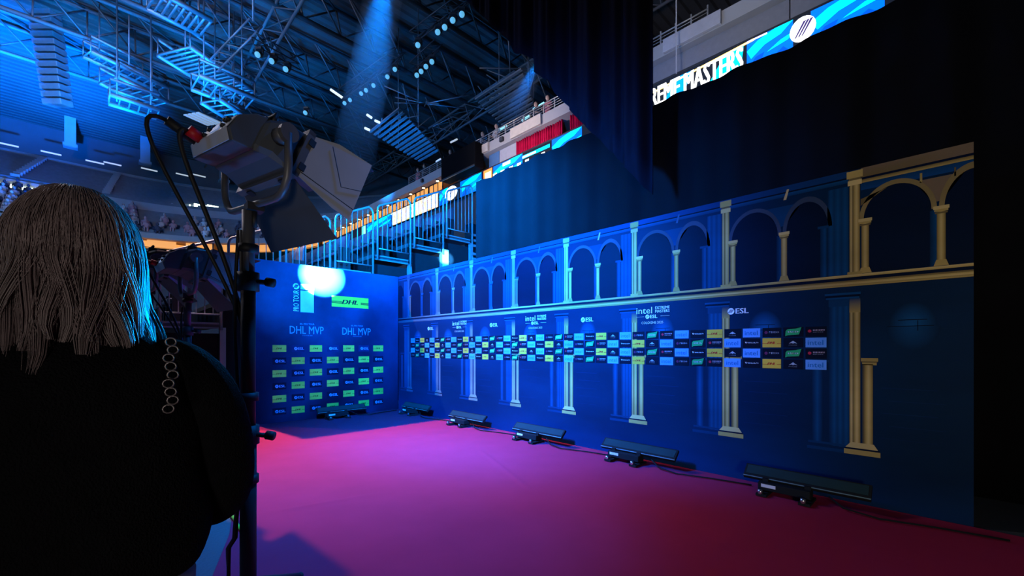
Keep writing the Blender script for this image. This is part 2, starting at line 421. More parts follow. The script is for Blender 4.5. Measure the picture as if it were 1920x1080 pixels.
# ------------------------------------------------------------------ audience of the far stand
body_shapes = []
def spect_mesh(cols, arms):
    mb = MB()
    mb.loft([[Vector((0.20 * s * math.cos(2 * PI * i / 8) * 0.6, 0.22 * s * math.sin(2 * PI * i / 8), z)) for i in range(8)] for s, z in ((1.0, 0.0), (1.05, 0.25), (1.1, 0.48), (0.5, 0.6))])
    mb.sphere((0.02, 0, 0.74), 0.12, 8, 6, (1, 0.9, 1.15))
    for sg in (-1, 1):
        mb.tube([(0, sg * 0.22, 0.5), (0.08, sg * 0.27, 0.25), (0.28, sg * 0.16, 0.2 + arms)], [0.06, 0.05, 0.04], 6)
        mb.tube([(0, sg * 0.1, 0.03), (0.4, sg * 0.1, 0.08), (0.42, sg * 0.1, -0.3)], [0.09, 0.07, 0.06], 6)
    return mb
SPM = [mat('pale_clothes', (0.62, 0.45, 0.42), 0.8), mat('dark_clothes', (0.08, 0.08, 0.12), 0.8), mat('pink_clothes', (0.6, 0.3, 0.32), 0.8), mat('white_clothes', (0.8, 0.75, 0.75), 0.8)]
protos = [spect_mesh(None, 0.05 * i).build('person', SPM[i]) for i in range(4)]
used = [False] * 4
TAKEN = []
def spectator(loc, lab, grp, rz=0.0):
    if any(abs(loc[0] - q_[0]) < .75 and abs(loc[1] - q_[1]) < .68 for q_ in TAKEN): return
    TAKEN.append((loc[0], loc[1]))
    i = R.choice([0, 1, 2, 3, 0])
    o = protos[i] if not used[i] else protos[i].copy()
    if used[i]: COL.objects.link(o)
    used[i] = True
    o.location = loc; o.rotation_euler = (0, 0, rz + R.uniform(-0.3, 0.3)); s = R.uniform(1.0, 1.2); o.scale = (s, s, s)
    tag(o, lab, 'person', grp)
def on_mid(w_): return 12.4 + (w_ - 0.4) * (4.1 / 7.6) + 0.25
def tier_seat(row, yy): return Vector((-44.4 - 0.76 * row - 0.36, yy, 12.3 + ZB + 0.41 * (row + 1)))
for row in range(10):
    yy = -17.5
    while yy < -3.0:
        yy += 0.72
        q_ = tier_seat(row, yy); v_ = q_ - CAM; dep = v_.dot(FW); px = CXP + FPX * v_.dot(RT) / dep
        clump = 0.5 + 0.5 * math.sin(yy * 1.3 + row * 0.9) * math.cos(yy * 0.6 - row * 0.5)
        ok = (px < 80 and R.random() < .75) or (215 < px < 300 and R.random() < .6 * clump + .3) or (300 <= px < 440 and row < 6 and R.random() < .9 - .09 * row)
        if not ok or -5.2 < yy + 0 < -4.0: continue
        far_ = px > 80
        spectator(q_, 'seated spectator, one of the pale dots in the far lower stand' if far_ else 'seated spectator in the far stand behind the blond head, at the picture edge', 'spectators in the far stand' if far_ else 'spectators beside the blond head')
# rows of the corner and side stand behind the barriers
for row in range(6):
    for k in range(26):
        a = PI / 2 + PI / 2 * (k + .5 + .25 * R.random()) / 26; w_ = 0.4 + .76 * row + .36
        if 2 < k < 24 and R.random() < .85 - .12 * row:
            spectator((-29 + (15 + w_) * math.cos(a), -5 + (15 + w_) * math.sin(a), 12.3 + ZB + .41 * (row + 1)), 'spectator in the corner stand above the orange concourse, behind the guardrail', 'spectators in the corner stand', a + PI)
# ================================================================== LED ribbon on the balcony
RB0, RB1 = 10.26, 11.14
def U(px): return at_y(px, 400, 10.0).x
rib = thing('led_ribbon', (0, 9.95, 10.36), 'long lit LED ribbon with white lettering along the balcony front', 'screen')
MB().box((11.7, 9.9, 10.75), (22.6, 0.16, 0.94)).box((-16.3, 9.9, 10.75 + ZB), (33.4, 0.16, 0.94)).build('housing', M_STEELB, rib)
pr = Print(lambda a, b, l: (a, 9.81 - l, b + ZO(a)), 0.004)
BK = (0.004, 0.006, 0.012); LB = (0.0, 0.10, 0.75); CY = (0.0, 0.62, 1.0); WT = (1.0, 1.0, 1.0); YE = (1.0, 0.62, 0.12); DB = (0.0, 0.05, 0.4)
pr.rect(-33, 0.35, RB0, RB1, BK); pr.rect(0.45, 23, RB0, RB1, BK)
def shards(a0, a1, dx=1):
    w_ = a1 - a0
    q = lambda pts, c, l: pr.poly([(a0 + w_ * x, RB0 + (RB1 - RB0) * y) for x, y in pts], c, l)
    pr.rect(a0, a1, RB0, RB1, LB, 1)
    q([(0, .62), (.25, .85), (.62, 1), (1, 1), (.75, .72), (.4, .6), (.1, .3)], CY, 2)
    q([(.45, .3), (.75, .52), (1, .6), (.9, .42)], CY, 2)
    q([(.05, 0), (.3, 0), (.4, .35), (.2, .3)], DB, 2)
    q([(.55, 0), (.95, 0), (.8, .25)], DB, 3)
def esl_mark(c, hgt, ratio=1.0):
    r = hgt / 2; m = (RB0 + RB1) / 2 + 0.03
    pr.ell(c, m, r * ratio, r, WT, 4)
    for k in (-1, 0, 1):
        o_ = k * 0.24 * r
        pr.poly([(c + (-.28) * r + o_ - .05 * r, m - .55 * r), (c + .34 * r + o_ - .05 * r, m + .6 * r), (c + .34 * r + o_ + .16 * r, m + .6 * r), (c + -.28 * r + o_ + .06 * r, m - .55 * r)], (0.03, 0.02, 0.1), 5)
def masters(a0, a1, s):
    pr.rect(a0 - .25, a1 + .3, RB1 - 0.075, RB1, YE, 2)
    pr.rect(a0 - .25, a1 + .3, RB1 - 0.055, RB1 - 0.02, (1, .95, .7), 3)
    for i in range(9):
        t = a0 + (a1 - a0) * (i + .2) / 9
        pr.rect(t, t + (a1 - a0) / 14, RB0 + .015, RB0 + .055, YE if i % 2 else WT, 2)
    pr.text('EXTREME MASTERS', a0, a1, RB0 + 0.08, RB1 - 0.10, WT, 4, 0.045)
    pr.poly([(a0 + .35 * (a1 - a0), RB0 + .1), (a0 + .52 * (a1 - a0), RB0 + .1), (a0 + .6 * (a1 - a0), RB1 - .1), (a0 + .42 * (a1 - a0), RB1 - .1)], (0, .25, .9), 1)
    pr.poly([(a0 + .74 * (a1 - a0), RB0 + .1), (a0 + .98 * (a1 - a0), RB0 + .1), (a0 + 1.0 * (a1 - a0), RB1 - .1), (a0 + .86 * (a1 - a0), RB1 - .1)], CY, 1)
# the nearer run, right of the black swag
uR0, uS1 = U(1222), U(1398)
L = (uS1 - uR0) / 0.80
masters(uS1 - L, uS1, 1)
shards(U(1404), U(1490)); esl_mark(U(1508), 0.72, 0.9); shards(U(1523), U(1660)); pr.rect(U(1408), U(1442), RB1 - 0.07, RB1 - 0.02, (1, .8, .4), 6)
# the run by the balcony with the red curtains
shards(U(1040), U(1096)); pr.rect(U(985), U(1036), RB1 - .28, RB1 - .12, CY, 2); pr.rect(U(985), U(1010), RB1 - .25, RB1 - .16, WT, 3)
for px in (930, 944, 960, 975, 990, 1006, 1020): pr.rect(U(px), U(px + 7), RB1 - .5, RB1 - .38, WT, 3)
pr.rect(U(912), U(928), RB0 + .1, RB1, (1, .22, .05), 2); pr.rect(U(915), U(926), RB0 + .35, RB1 - .15, (1, .75, .5), 3)
pr.rect(U(948), U(962), RB1 - .2, RB1 - .05, WT, 3); shards(U(868), U(908)); shards(U(930), U(985))
# the far run behind the guardrails
esl_mark(U(851), 0.8, 1.5); shards(U(829), U(845)); masters(U(741), U(826), 1); pr.rect(U(741), U(826), RB0, RB1, (0.75, .45, .25), 1)
shards(U(692), U(738)); pr.rect(U(683), U(690), RB0 + .2, RB1, (.2, .9, .5), 2); shards(U(616), U(634))
pr.build('display', ink('led_glow', glow=2.6), rib)

# fascia details of the balcony above the ribbon
def bal(name, px0, px1, z0, z1, m, lab, cat, y0=10.05, d=0.12):
    a, b = U(px0), U(px1); z0 += ZO(a); z1 += ZO(a)
    return tag(MB().box(((a + b) / 2, y0, (z0 + z1) / 2), (b - a, d, z1 - z0)).build(name, m, bevel=0.01), lab, cat)
M_CREAM = mat('cream_panel', (0.66, 0.56, 0.47), 0.7); M_LAV = mat('pale_wall', (0.48, 0.46, 0.50), 0.7)
bal('wall_panel', 937, 968, 11.16, 11.96, M_LAV, 'pale grey wall panel beside the larger red curtain', 'panel')
bal('wall_panel', 917, 936, 11.16, 11.96, mat('blue_panel', (0.10, 0.22, 0.42), 0.7), 'blue wall panel between the black wall box and the pale grey panel', 'panel')
bal('fascia_panel', 968, 1025, 11.99, 12.47, M_CREAM, 'cream ribbed front panel above the larger red curtain', 'panel', 9.62)
bal('fascia_panel', 915, 926, 11.99, 12.42, M_CREAM, 'small square cream panel at the right of the black wall box', 'panel', 9.62)
sp = bal('loudspeaker', 948, 954, 12.1, 12.32, M_STEELB, 'small dark loudspeaker on the pale balcony front', 'loudspeaker', 9.6)
sp = bal('loudspeaker', 800, 803, 12.1, 12.3, M_STEELB, 'small dark loudspeaker on the far balcony front left of the black wall box', 'loudspeaker', 9.6)
M_RED = mat('red_curtain', (0.62, 0.008, 0.06), 0.85, 0, 0.2, 4)
def curtain(name, px0, px1, z0, z1, m, lab, folds):
    a, b = U(px0), U(px1); z0 += ZO(a); z1 += ZO(a)
    mb = MB().grid(lambda s, t: (a + (b - a) * s, 10.0 + 0.07 * math.sin(s * folds * 2 * PI) + 0.03 * math.sin(s * folds * 5.1), z0 + (z1 - z0) * t), folds * 8, 3)
    return tag(mb.build(name, m, solid=0.02), lab, 'curtain')
curtain('red_curtain', 968, 1056, 11.16, 11.94, M_RED, 'wide red pleated curtain in the balcony front above the LED ribbon', 22)
curtain('red_curtain', 1069, 1110, 11.16, 11.94, M_RED, 'narrow red pleated curtain cut off by the black swag', 12)
# black box hung over the balcony front
a, b = U(851), U(915)
bx_ = thing('black_wall_box', ((a + b) / 2, 9.4, 11.1), 'large black cloth-covered box on the balcony front under the railing', 'box')
MB().box(((a + b) / 2, 9.4, 11.85 + ZB), (b - a, 0.6, 1.3)).build('cover', M_BLACK, bx_, bevel=0.03)
MB().box(((a + b) / 2, 9.06, 11.22 + ZB), (b - a, 0.06, 0.08)).build('lower_rail', M_STEELB, bx_)
# grey soffit panels of the nearer run
bal('wall_panel', 1216, 1480, 11.16, 11.96, mat('slate_wall', (0.26, 0.25, 0.27), 0.8), 'long slate grey wall panel above the white lettering right of the black swag', 'panel')
bal('wall_panel', 1482, 1640, 11.16, 11.96, mat('slate_wall', (0.26, 0.25, 0.27), 0.8), 'slate grey wall panel above the lit round mark, at the top picture edge', 'panel')
bal('fascia_panel', 1253, 1360, 12.0, 12.46, mat('pale_fascia', (0.5, 0.48, 0.52), 0.7), 'pale front panel of the ledge right of the hanging thin cable', 'panel', 9.62)

# railing on the ledge
M_RAIL = mat('railing_steel', (0.45, 0.43, 0.42), 0.4, 0.5)
def railing(px0, px1, lab, n, nr=5):
    a, b = U(px0), U(px1)
    zz = ZO(a)
    t = thing('balcony_railing', ((a + b) / 2, 9.9, 12.5 + zz), lab, 'railing')
    for k in range(nr):
        MB().tube([(a, 9.85, 12.56 + zz + k * 0.115), (b, 9.85, 12.56 + zz + k * 0.115)], 0.028 if k == nr - 1 else 0.014, 6).build('rail', M_RAIL, t)
    for k in range(n + 1):
        x = a + (b - a) * k / n
        MB().box((x, 9.87, 12.76 + zz), (0.05, 0.05, 0.56)).build('post', M_RAIL, t)
railing(770, 905, 'steel railing on the balcony ledge left of the two standing people', 9)
railing(906, 985, 'steel railing on the balcony ledge above the small dark loudspeaker', 5)
railing(986, 1110, 'steel railing on the balcony ledge above the red curtains', 6)
railing(1216, 1330, 'steel railing on the ledge right of the black swag', 4, 4)

# a few people along the balcony
def stander(loc, lab, top, hgt=1.0, rz=0.0):
    t = thing('person', loc, lab, 'person', rz=rz)
    s = hgt
    mb = MB()
    mb.loft([[Vector((rx * math.cos(2 * PI * i / 10), ry * math.sin(2 * PI * i / 10), z * s)) for i in range(10)] for rx, ry, z in ((.16, .11, 0.0), (.17, .12, .75), (.16, .12, .95), (.21, .13, 1.3), (.16, .1, 1.42), (.06, .06, 1.46), (.06, .06, 1.5))])
    mb.sphere((0, -0.02, 1.62 * s), 0.115, 10, 8, (0.85, 1, 1.2))
    for sg in (-1, 1): mb.tube([(sg * .2, 0, 1.35 * s), (sg * .27, -.05, 1.1 * s), (sg * .18, -.3, 1.08 * s)], [.06, .05, .035], 7)
    mb.build('body', mat('warm_skin', (0.55, 0.35, 0.27), 0.6), t, local=True)
    mb = MB().loft([[Vector((rx * math.cos(2 * PI * i / 10), ry * math.sin(2 * PI * i / 10), z * s)) for i in range(10)] for rx, ry, z in ((.19, .14, .75), (.19, .14, .95), (.235, .15, 1.3), (.18, .12, 1.43))])
    for sg in (-1, 1): mb.tube([(sg * .2, 0, 1.36 * s), (sg * .275, -.05, 1.1 * s)], [.075, .065], 7)
    mb.build('top', top, t, local=True)
    MB().sphere((0, 0.02, 1.66 * s), 0.122, 10, 8, (0.9, 1, 1.1)).build('hair', mat('brown_hair', (0.06, 0.04, 0.03), 0.6), t, local=True)
M_TW = mat('cream_top', (0.7, 0.6, 0.55), 0.8); M_TD = mat('dark_top', (0.03, 0.03, 0.05), 0.8); M_TR = mat('rose_top', (0.6, 0.15, 0.2), 0.8)
for px, top, lab in ((886, M_TD, 'person in dark top standing at the railing, left of the one in cream'), (912, M_TW, 'person in cream top leaning at the railing over the black wall box'),
                     (986, M_TD, 'person in dark top at the railing above the wide red curtain'), (1008, M_TR, 'person in rose top at the railing above the wide red curtain'),
                     (766, M_TR, 'person in rose top at the far end of the balcony railing'), (778, M_TD, 'person in dark top at the far end of the balcony railing'), (826, M_TW, 'pale seated person at the railing just left of the black wall box')):
    stander((U(px), 10.75, 11.95), lab, top, 1.0)
p = at_y(842, 352, 9.9); stander((p.x, 10.75, 10.92), 'pale person standing low on the concourse beside the lit round mark', M_TW, 1.0)

# ================================================================== roof steel
def lattice(p, q, h, w_, pitch, rc, rb):
    """triangular truss between two points: chords and braces"""
    p, q = Vector(p), Vector(q); d = (q - p); Ln = d.length; d.normalize()
    side = d.cross(UP).normalized(); upv = side.cross(d).normalized()
    n = max(2, int(Ln / pitch)); ch = MB(); br = MB()
    L1 = [p + d * Ln * i / n for i in range(n + 1)]
    A = [x + side * w_ / 2 for x in L1]; B = [x - side * w_ / 2 for x in L1]; Cc = [x - upv * h for x in L1]
    for X in (A, B, Cc): ch.tube([X[0], X[-1]], rc, 6)
    for i in range(n):
        br.tube([A[i], B[i + 1]], rb, 4); br.tube([A[i], Cc[i + 1]], rb, 4); br.tube([Cc[i], B[i + 1]], rb, 4)
        br.tube([B[i], Cc[i]], rb, 4)
    return ch, br
def truss(name, p, q, h, w_, pitch, rc, rb, m, lab, cat):
    ch, br = lattice(p, q, h, w_, pitch, rc, rb)
    t = thing(name, tuple(p), lab, cat)
    ch.build('chord', m, t); br.build('brace', m, t)
    return t
for i, x in enumerate((-9.0, -15.5, -22.0, -28.5, -35.0, -41.5)):
    truss('roof_truss', (x, -48, 26.6), (x, 29, 26.6), 2.6, 2.0, 2.6, 0.16, 0.07, M_ROOFST,
          ['dark roof truss crossing the hall, first from the black swag', 'dark roof truss crossing the hall, second from the black swag', 'dark roof truss crossing the hall, third from the black swag', 'dark roof truss crossing the hall, fourth from the black swag', 'dark roof truss crossing the hall above the far stand, next to last', 'dark roof truss right over the far upper tier'][i], 'truss')
for i, y in enumerate((20.0, 4.0, -14.0)):
    truss('roof_truss', (10, y, 24.0), (-52, y, 24.0), 1.4, 1.2, 2.6, 0.10, 0.05, M_ROOFST,
          ['lengthwise roof truss above the side balcony', 'lengthwise roof truss along the middle of the roof', 'lengthwise roof truss over the blond head'][i], 'truss')

# hung catwalk grids
def catwalk(a, b, z, w_, lab, comb=False):
    p, q = at_z(*a, z), at_z(*b, z); d = (q - p); Ln = d.length; d.normalize(); s = d.cross(UP).normalized()
    t = thing('catwalk', tuple(p), lab, 'catwalk')
    for sg in (-1, 1):
        o_ = s * (sg * w_ / 2)
        MB().tube([p + o_, q + o_], 0.17, 6).build('side_rail', M_TRUSS, t)
        MB().tube([p + o_ + UP * 1.1, q + o_ + UP * 1.1], 0.10, 6).build('hand_rail', M_TRUSS, t)
    g = MB(); n = int(Ln / (0.34 if comb else 0.5))
    for i in range(n + 1):
        c = p + d * (Ln * i / n); g.tube([c - s * w_ / 2, c + s * w_ / 2], 0.09 if comb else 0.06, 4)
    g.build('floor_grating', M_TRUSS, t)
    for i in range(0, n + 1, 6):
        for sg in (-1, 1):
            c = p + d * (Ln * i / n) + s * (sg * w_ / 2); MB().tube([c, c + UP * 1.1], 0.05, 4).build('stanchion', M_TRUSS, t)
    for f in (0.15, 0.85):
        c = p + d * (Ln * f); MB().tube([c, (c.x, c.y, 26.9)], 0.05, 5).build('hanger', M_TRUSS, t)
    return p, q
CW = [((163, 101), (303, 166), 22.5, 1.2, 'blue lit catwalk under the roof, upper of the two long ones at the left', False),
      ((205, 150), (298, 196), 21.0, 2.2, 'blue lit catwalk under the roof, lower of the two long ones at the left', False),
      ((326, 96), (452, 178), 22.0, 3.0, 'blue lit comb-like catwalk above the studio lamp', True),
      ((366, 155), (468, 194), 19.5, 2.2, 'short blue lit catwalk just above and left of the studio lamp', False),
      ((285, 0), (386, 52), 23.0, 2.2, 'blue lit catwalk at the top edge above the comb-like one', True),
      ((205, 186), (296, 214), 19.0, 1.6, 'lowest blue lit catwalk at the left, near the concrete pylons', False),
      ((395, 190), (446, 222), 19.0, 1.6, 'lowest blue lit catwalk beside the lamp housing', False)]
for a, b, z, w_, lab, cb in CW:
    p, q = catwalk(a, b, z, w_, lab, cb)
    m_ = (p + q) / 2
    lamp('catwalk_spot', 'SPOT', tuple(m_ + Vector((3.0, -3.0, -8.5))), 9000, DEEP, tuple(m_), 62, 0.8, 0.3)
# spiky lit roof corners at the right: slatted platforms with tie bars
def star(c, cx_, z, lab, sc=1.0):
    c = Vector(c); t = thing('slatted_platform', tuple(c), lab, 'platform')
    sl = MB()
    for i in range(13): sl.box(c + Vector((-0.2 * i * sc + 1.2 * sc, (i - 6) * 0.42 * sc, 0)), (4.2 * sc - 0.12 * i * sc, 0.16, 0.1))
    sl.build('slat', M_TRUSS, t)
    rr = random.Random(int(cx_)); tb = MB()
    hub = c + Vector((1.6 * sc, 0.5 * sc, 2.2 * sc))
    for i in range(9):
        a = 2 * PI * i / 9 + rr.uniform(-.2, .2); rl = rr.uniform(1.8, 3.8) * sc
        tb.tube([hub, hub + Vector((rl * math.cos(a), rl * math.sin(a), rr.uniform(-2.0, 1.2) * sc))], 0.045, 4)
    for i in range(10):
        p = c + Vector((rr.uniform(-2, 2), rr.uniform(-2, 2), rr.uniform(.1, 1.6))) * sc
        tb.tube([p, p + Vector((rr.uniform(-2, 2), rr.uniform(-2, 2), rr.uniform(-.4, 1.2))) * sc], 0.035, 4)
    tb.build('tie_bar', M_TRUSS, t)
    for sx in (-1.4, 1.4): MB().tube([c + Vector((sx * sc, 0, 0)), (c.x + sx * sc, c.y, 26.9)], 0.04, 5).build('hanger', M_TRUSS, t)
    lamp('platform_spot', 'SPOT', tuple(c + Vector((2.5, -5.5, -7.5))), 9000, DEEP, tuple(c), 48, 0.8, 0.3)
star(at_z(765, 262, 17.5), 765, 17.5, 'spiky blue lit slatted platform above the far end of the railing', 1.05)
star(at_z(962, 205, 17.5), 962, 17.5, 'spiky blue lit slatted platform beside the wavy edge of the black swag', 1.0)
lamp('roof_blue_spot', 'SPOT', tuple(at(20, 460, 26)), 420000, (0, .13, 1), tuple(at(20, 110, 38)), 50, 1.0, 0.5)  # added blue spot on the roof in place of haze glow

# line array hung at the left
la_p = at(88, -30, 33.0)
la = thing('line_array_speaker', tuple(la_p), 'tall hung stack of line array loudspeakers lit blue at the left picture edge', 'loudspeaker')
axis_f = -FW
for i in range(17):
    t_ = i / 16; c = at(70 + 38 * t_ ** 0.8, -28 + 13.8 * i, 33.0 - 2.5 * t_)
    rot = Matrix.Rotation(math.asin(0.71506), 3, 'Z') @ Matrix.Rotation(0.25 * t_, 3, 'X')
    MB().box(c, (1.95 - 0.55 * t_, 0.9, 0.40), rot).build('cabinet', M_TRUSS, la, bevel=0.05)
MB().tube([la_p + Vector((0, 0, -1.2)), (la_p.x, la_p.y, 26.9)], 0.06, 6).build('hanger', M_STEELB, la)
p = at(80, 90, 33); lamp('speaker_spot', 'SPOT', tuple(at(240, 330, 22)), 50000, DEEP, tuple(p), 28, 0.8, 0.4)

# ------------------------------------------------------------------ moving lights
M_LENS = emit('pale_cyan_lens', (0.14, 0.55, 0.9), 0.8)
M_LENSW = emit('pale_white_lens', (0.6, 0.82, 1.0), 1.5)
def moving_light():
    t = thing('moving_light', (0, 0, 0), 'x', 'stage light')
    MB().box((0, 0, 0.42), (0.42, 0.34, 0.16)).build('base', M_STEELB, t, local=True, bevel=0.02)
    MB().tube([(-0.24, 0, 0.02), (-0.24, 0, 0.36), (-0.2, 0, 0.40), (0.2, 0, 0.40), (0.24, 0, 0.36), (0.24, 0, 0.02)], 0.04, 6).build('yoke', M_STEELB, t, local=True)
    h = MB().tube([(0, 0.12, 0.14), (0, 0.06, 0.1), (0, -0.22, -0.1)], [0.14, 0.19, 0.2], 12).build('head', M_STEELB, t, local=True)
    MB().tube([(0, -0.215, -0.095), (0, -0.245, -0.12)], 0.185, 12).build('lens', M_LENS, h, local=True)
    return t
ml0 = moving_light(); mlu = [False]
def put_light(px, py, z, lab, grp, s=1.0, rz=0.75):
    o = ml0 if not mlu[0] else copy_tree(ml0); mlu[0] = True
    p = at_z(px, py, z); o.location = p; o.scale = (s, s, s); o.rotation_euler = (0, 0, rz)
    tag(o, lab, 'stage light', grp)
    return p
def rig_bar(a, b, z, lab):
    p, q = at_z(*a, z), at_z(*b, z); p.z += 0.9; q.z += 0.9
    truss('rigging_truss', tuple(p), tuple(q), 0.5, 0.5, 0.8, 0.035, 0.018, M_STEELB, lab, 'truss')
for pts, z, lab, grp, s in (
    (((785, 86), (822, 62), (835, 53), (850, 40), (867, 29)), 17.0, 'cyan glinting stage light in the upper row left of the black swag', 'stage lights in the upper row', 1.15),
    (((783, 142), (791, 135), (800, 126), (811, 117)), 17.0, 'cyan glinting stage light in the short row of four below the upper row', 'stage lights in the short row of four', 1.15),
    (((648, 194), (658, 188), (679, 176), (688, 170), (702, 161), (728, 145), (742, 131)), 16.0, 'cyan glinting stage light in the row crossing the light beam', 'stage lights in the row across the beam', 1.0),
    (((487, 104), (513, 116), (539, 131)), 17.0, 'pale stage light in the row above the lamp housing', 'stage lights in the row above the lamp', 1.3),
    (((575, 424 / 2),), 15.5, 'single cyan stage light just right of the lamp top', 'stage light by the lamp top', 1.1)):
    for px, py in pts: put_light(px, py, z, lab, grp, s * 0.62)
rig_bar((775, 96), (880, 22), 17.0, 'dark rigging truss carrying the upper row of stage lights')
rig_bar((775, 150), (822, 110), 17.0, 'short dark rigging truss carrying four stage lights')
rig_bar((640, 200), (752, 126), 16.0, 'dark rigging truss crossing the light beam')
rig_bar((476, 98), (565, 145), 17.0, 'dark rigging truss above the lamp housing')
# short bare truss with two chain lines at the top
p, q = at(406, 118, 27), at(480, 42, 25)
truss('rigging_truss', tuple(p), tuple(q), 0.6, 0.7, 0.8, 0.06, 0.03, M_TRUSS, 'short bare truss piece hung on two lines above the lamp', 'truss')
lamp('truss_spot', 'SPOT', tuple(q + Vector((3, -3, -8))), 2500, DEEP, tuple(q), 26, 0.6, 0.2)
for (px, py, dep, r, m, lab) in ((430, 96, 26.8, 0.035, M_LAV, 'thin pale hanging line reaching the bare truss piece'), (475, 40, 25.0, 0.07, M_TRUSS, 'thick blue lit hanging line at the upper end of the bare truss piece'),
                                 (242, 122, 32, 0.05, M_LAV, 'thin grey hanging line between the two long catwalks'), (145, 60, 34, 0.05, M_ROOFST, 'faint hanging line right of the line array loudspeakers')):
    a = at(px, py, dep)
    tag(MB().tube([a, (a.x, a.y, 26.95)], r, 6).build('hanging_line', m), lab, 'line')
a = at_y(1268, 138, 9.0)
tag(MB().tube([a, (a.x, a.y, 26.95)], 0.02, 6).build('hanging_line', M_LAV), 'thin hanging line in front of the right hand ledge', 'line')
# pale louvred roof light
p = at_z(382, 224, 21.0)
sk = thing('louvred_light', tuple(p), 'pale louvred panel lit up under the roof, left of the lamp housing', 'lamp')
d1 = (at_z(410, 236, 21.0) - at_z(366, 216, 21.0)); d2 = (at_z(390, 214, 21.0) - at_z(366, 218, 21.0))
for i in range(4):
    a = p + d2 * (i - 2) * 0.32
    MB().hexa([a - d1 * .5, a + d1 * .5, a + d1 * .5 + d2 * .24, a - d1 * .5 + d2 * .24], [x + UP * 0.08 for x in (a - d1 * .5, a + d1 * .5, a + d1 * .5 + d2 * .24, a - d1 * .5 + d2 * .24)]).build('louvre', emit('pale_louvre', (0.55, 0.62, 0.5), 0.35), sk)

# ------------------------------------------------------------------ haze caught in the blue beams
def haze_cone(a, b, r0, r1, dens, power, lab, ang):
    a, b = Vector(a), Vector(b)
    m = bpy.data.materials.new('beam_haze'); m.use_nodes = True; nt = m.node_tree
    nt.nodes.remove(nt.nodes['Principled BSDF'])
    vsn = nt.nodes.new('ShaderNodeVolumeScatter'); vsn.inputs['Density'].default_value = dens; vsn.inputs['Color'].default_value = (0.9, 0.95, 1, 1)
    gp = nt.nodes.new('ShaderNodeNewGeometry'); sx_ = nt.nodes.new('ShaderNodeSeparateXYZ'); mr = nt.nodes.new('ShaderNodeMapRange')
    nt.links.new(gp.outputs['Position'], sx_.inputs[0]); nt.links.new(sx_.outputs['Z'], mr.inputs['Value'])
    mr.inputs['From Min'].default_value = b.z; mr.inputs['From Max'].default_value = b.z + (a.z - b.z) * .6; mr.inputs['To Min'].default_value = 0.0; mr.inputs['To Max'].default_value = dens
    nt.links.new(mr.outputs['Result'], vsn.inputs['Density'])
    nt.links.new(vsn.outputs[0], nt.nodes['Material Output'].inputs['Volume'])
    o = MB().tube([a, b], [r0, r1], 28).build('haze', m)
    tag(o, lab, 'haze', kind='stuff')
    d = (b - a).normalized()
    lamp('beam_spot', 'SPOT', tuple(a - d * 0.3), power, DEEP, tuple(b), ang, 1.0, 0.1)
haze_cone(at(732, -80, 20), at(655, 345, 20), 0.85, 1.0, 0.10, 24000, 'blue beam of light standing in the haze right of the big lamp', 24)
haze_cone(at(1010, 110, 24), at(955, 225, 24), 0.5, 0.9, 0.10, 8000, 'faint blue beam of light in haze beside the black swag', 22)
# ================================================================== black drapes
def drape(s, t, x0, x1, y, z0, z1, k, amp):
    x = x0 + (x1 - x0) * s
    return (x, y + amp * (math.sin(x * k) + 0.5 * math.sin(x * k * 2.3 + 1) + 0.3 * math.sin(x * k * 0.37 + t)), z0 + (z1 - z0) * t)
tag(MB().grid(lambda s, t: drape(s, t, 1.56, 13.0, 1.05, 0.0, 5.06, 7.0, 0.03), 420, 6).build('backdrop_curtain', mat('black_backdrop', (0.006, 0.006, 0.007), 0.95, 0, 0.2, 3), solid=0.01),
    'tall black curtain standing behind the arcade printed wall', 'curtain')
# swag: black cloth hanging in folds, its lower edge cut on the slant
edge = [at_y(px, py, 0.45) for px, py in ((868, -12), (890, 18), (914, 38), (938, 62), (956, 78), (960, 96), (972, 104), (993, 104), (994, 122), (1000, 134), (1018, 146), (1036, 156), (1042, 176), (1060, 196), (1082, 222), (1104, 240), (1120, 258), (1138, 280), (1152, 288), (1160, 300), (1176, 316), (1196, 336), (1206, 350), (1217, 361))]
ex = [p.x for p in edge]; ez = [p.z for p in edge]
def lowz(x):
    for i in range(len(ex) - 1):
        if x <= ex[i + 1]: return ez[i] + (ez[i + 1] - ez[i]) * (x - ex[i]) / (ex[i + 1] - ex[i])
    return ez[-1]
def swag(s, t):
    x = ex[0] + (ex[-1] - ex[0]) * s; zl = lowz(x); z = zl + (9.6 - zl) * t
    f = 0.06 * math.sin(x * 8.5 + 0.6) + 0.04 * math.sin(x * 17 + 1.4 + 0.4 * t) + 0.03 * math.sin(x * 31)
    return (x, 0.45 + f, z)
tag(MB().grid(swag, 260, 14).build('swag_curtain', mat('black_swag', (0.006, 0.005, 0.009), 0.9, 0, 0.2, 5), solid=0.012),
    'black swag of cloth with a slanting wavy lower edge hanging from above', 'curtain')

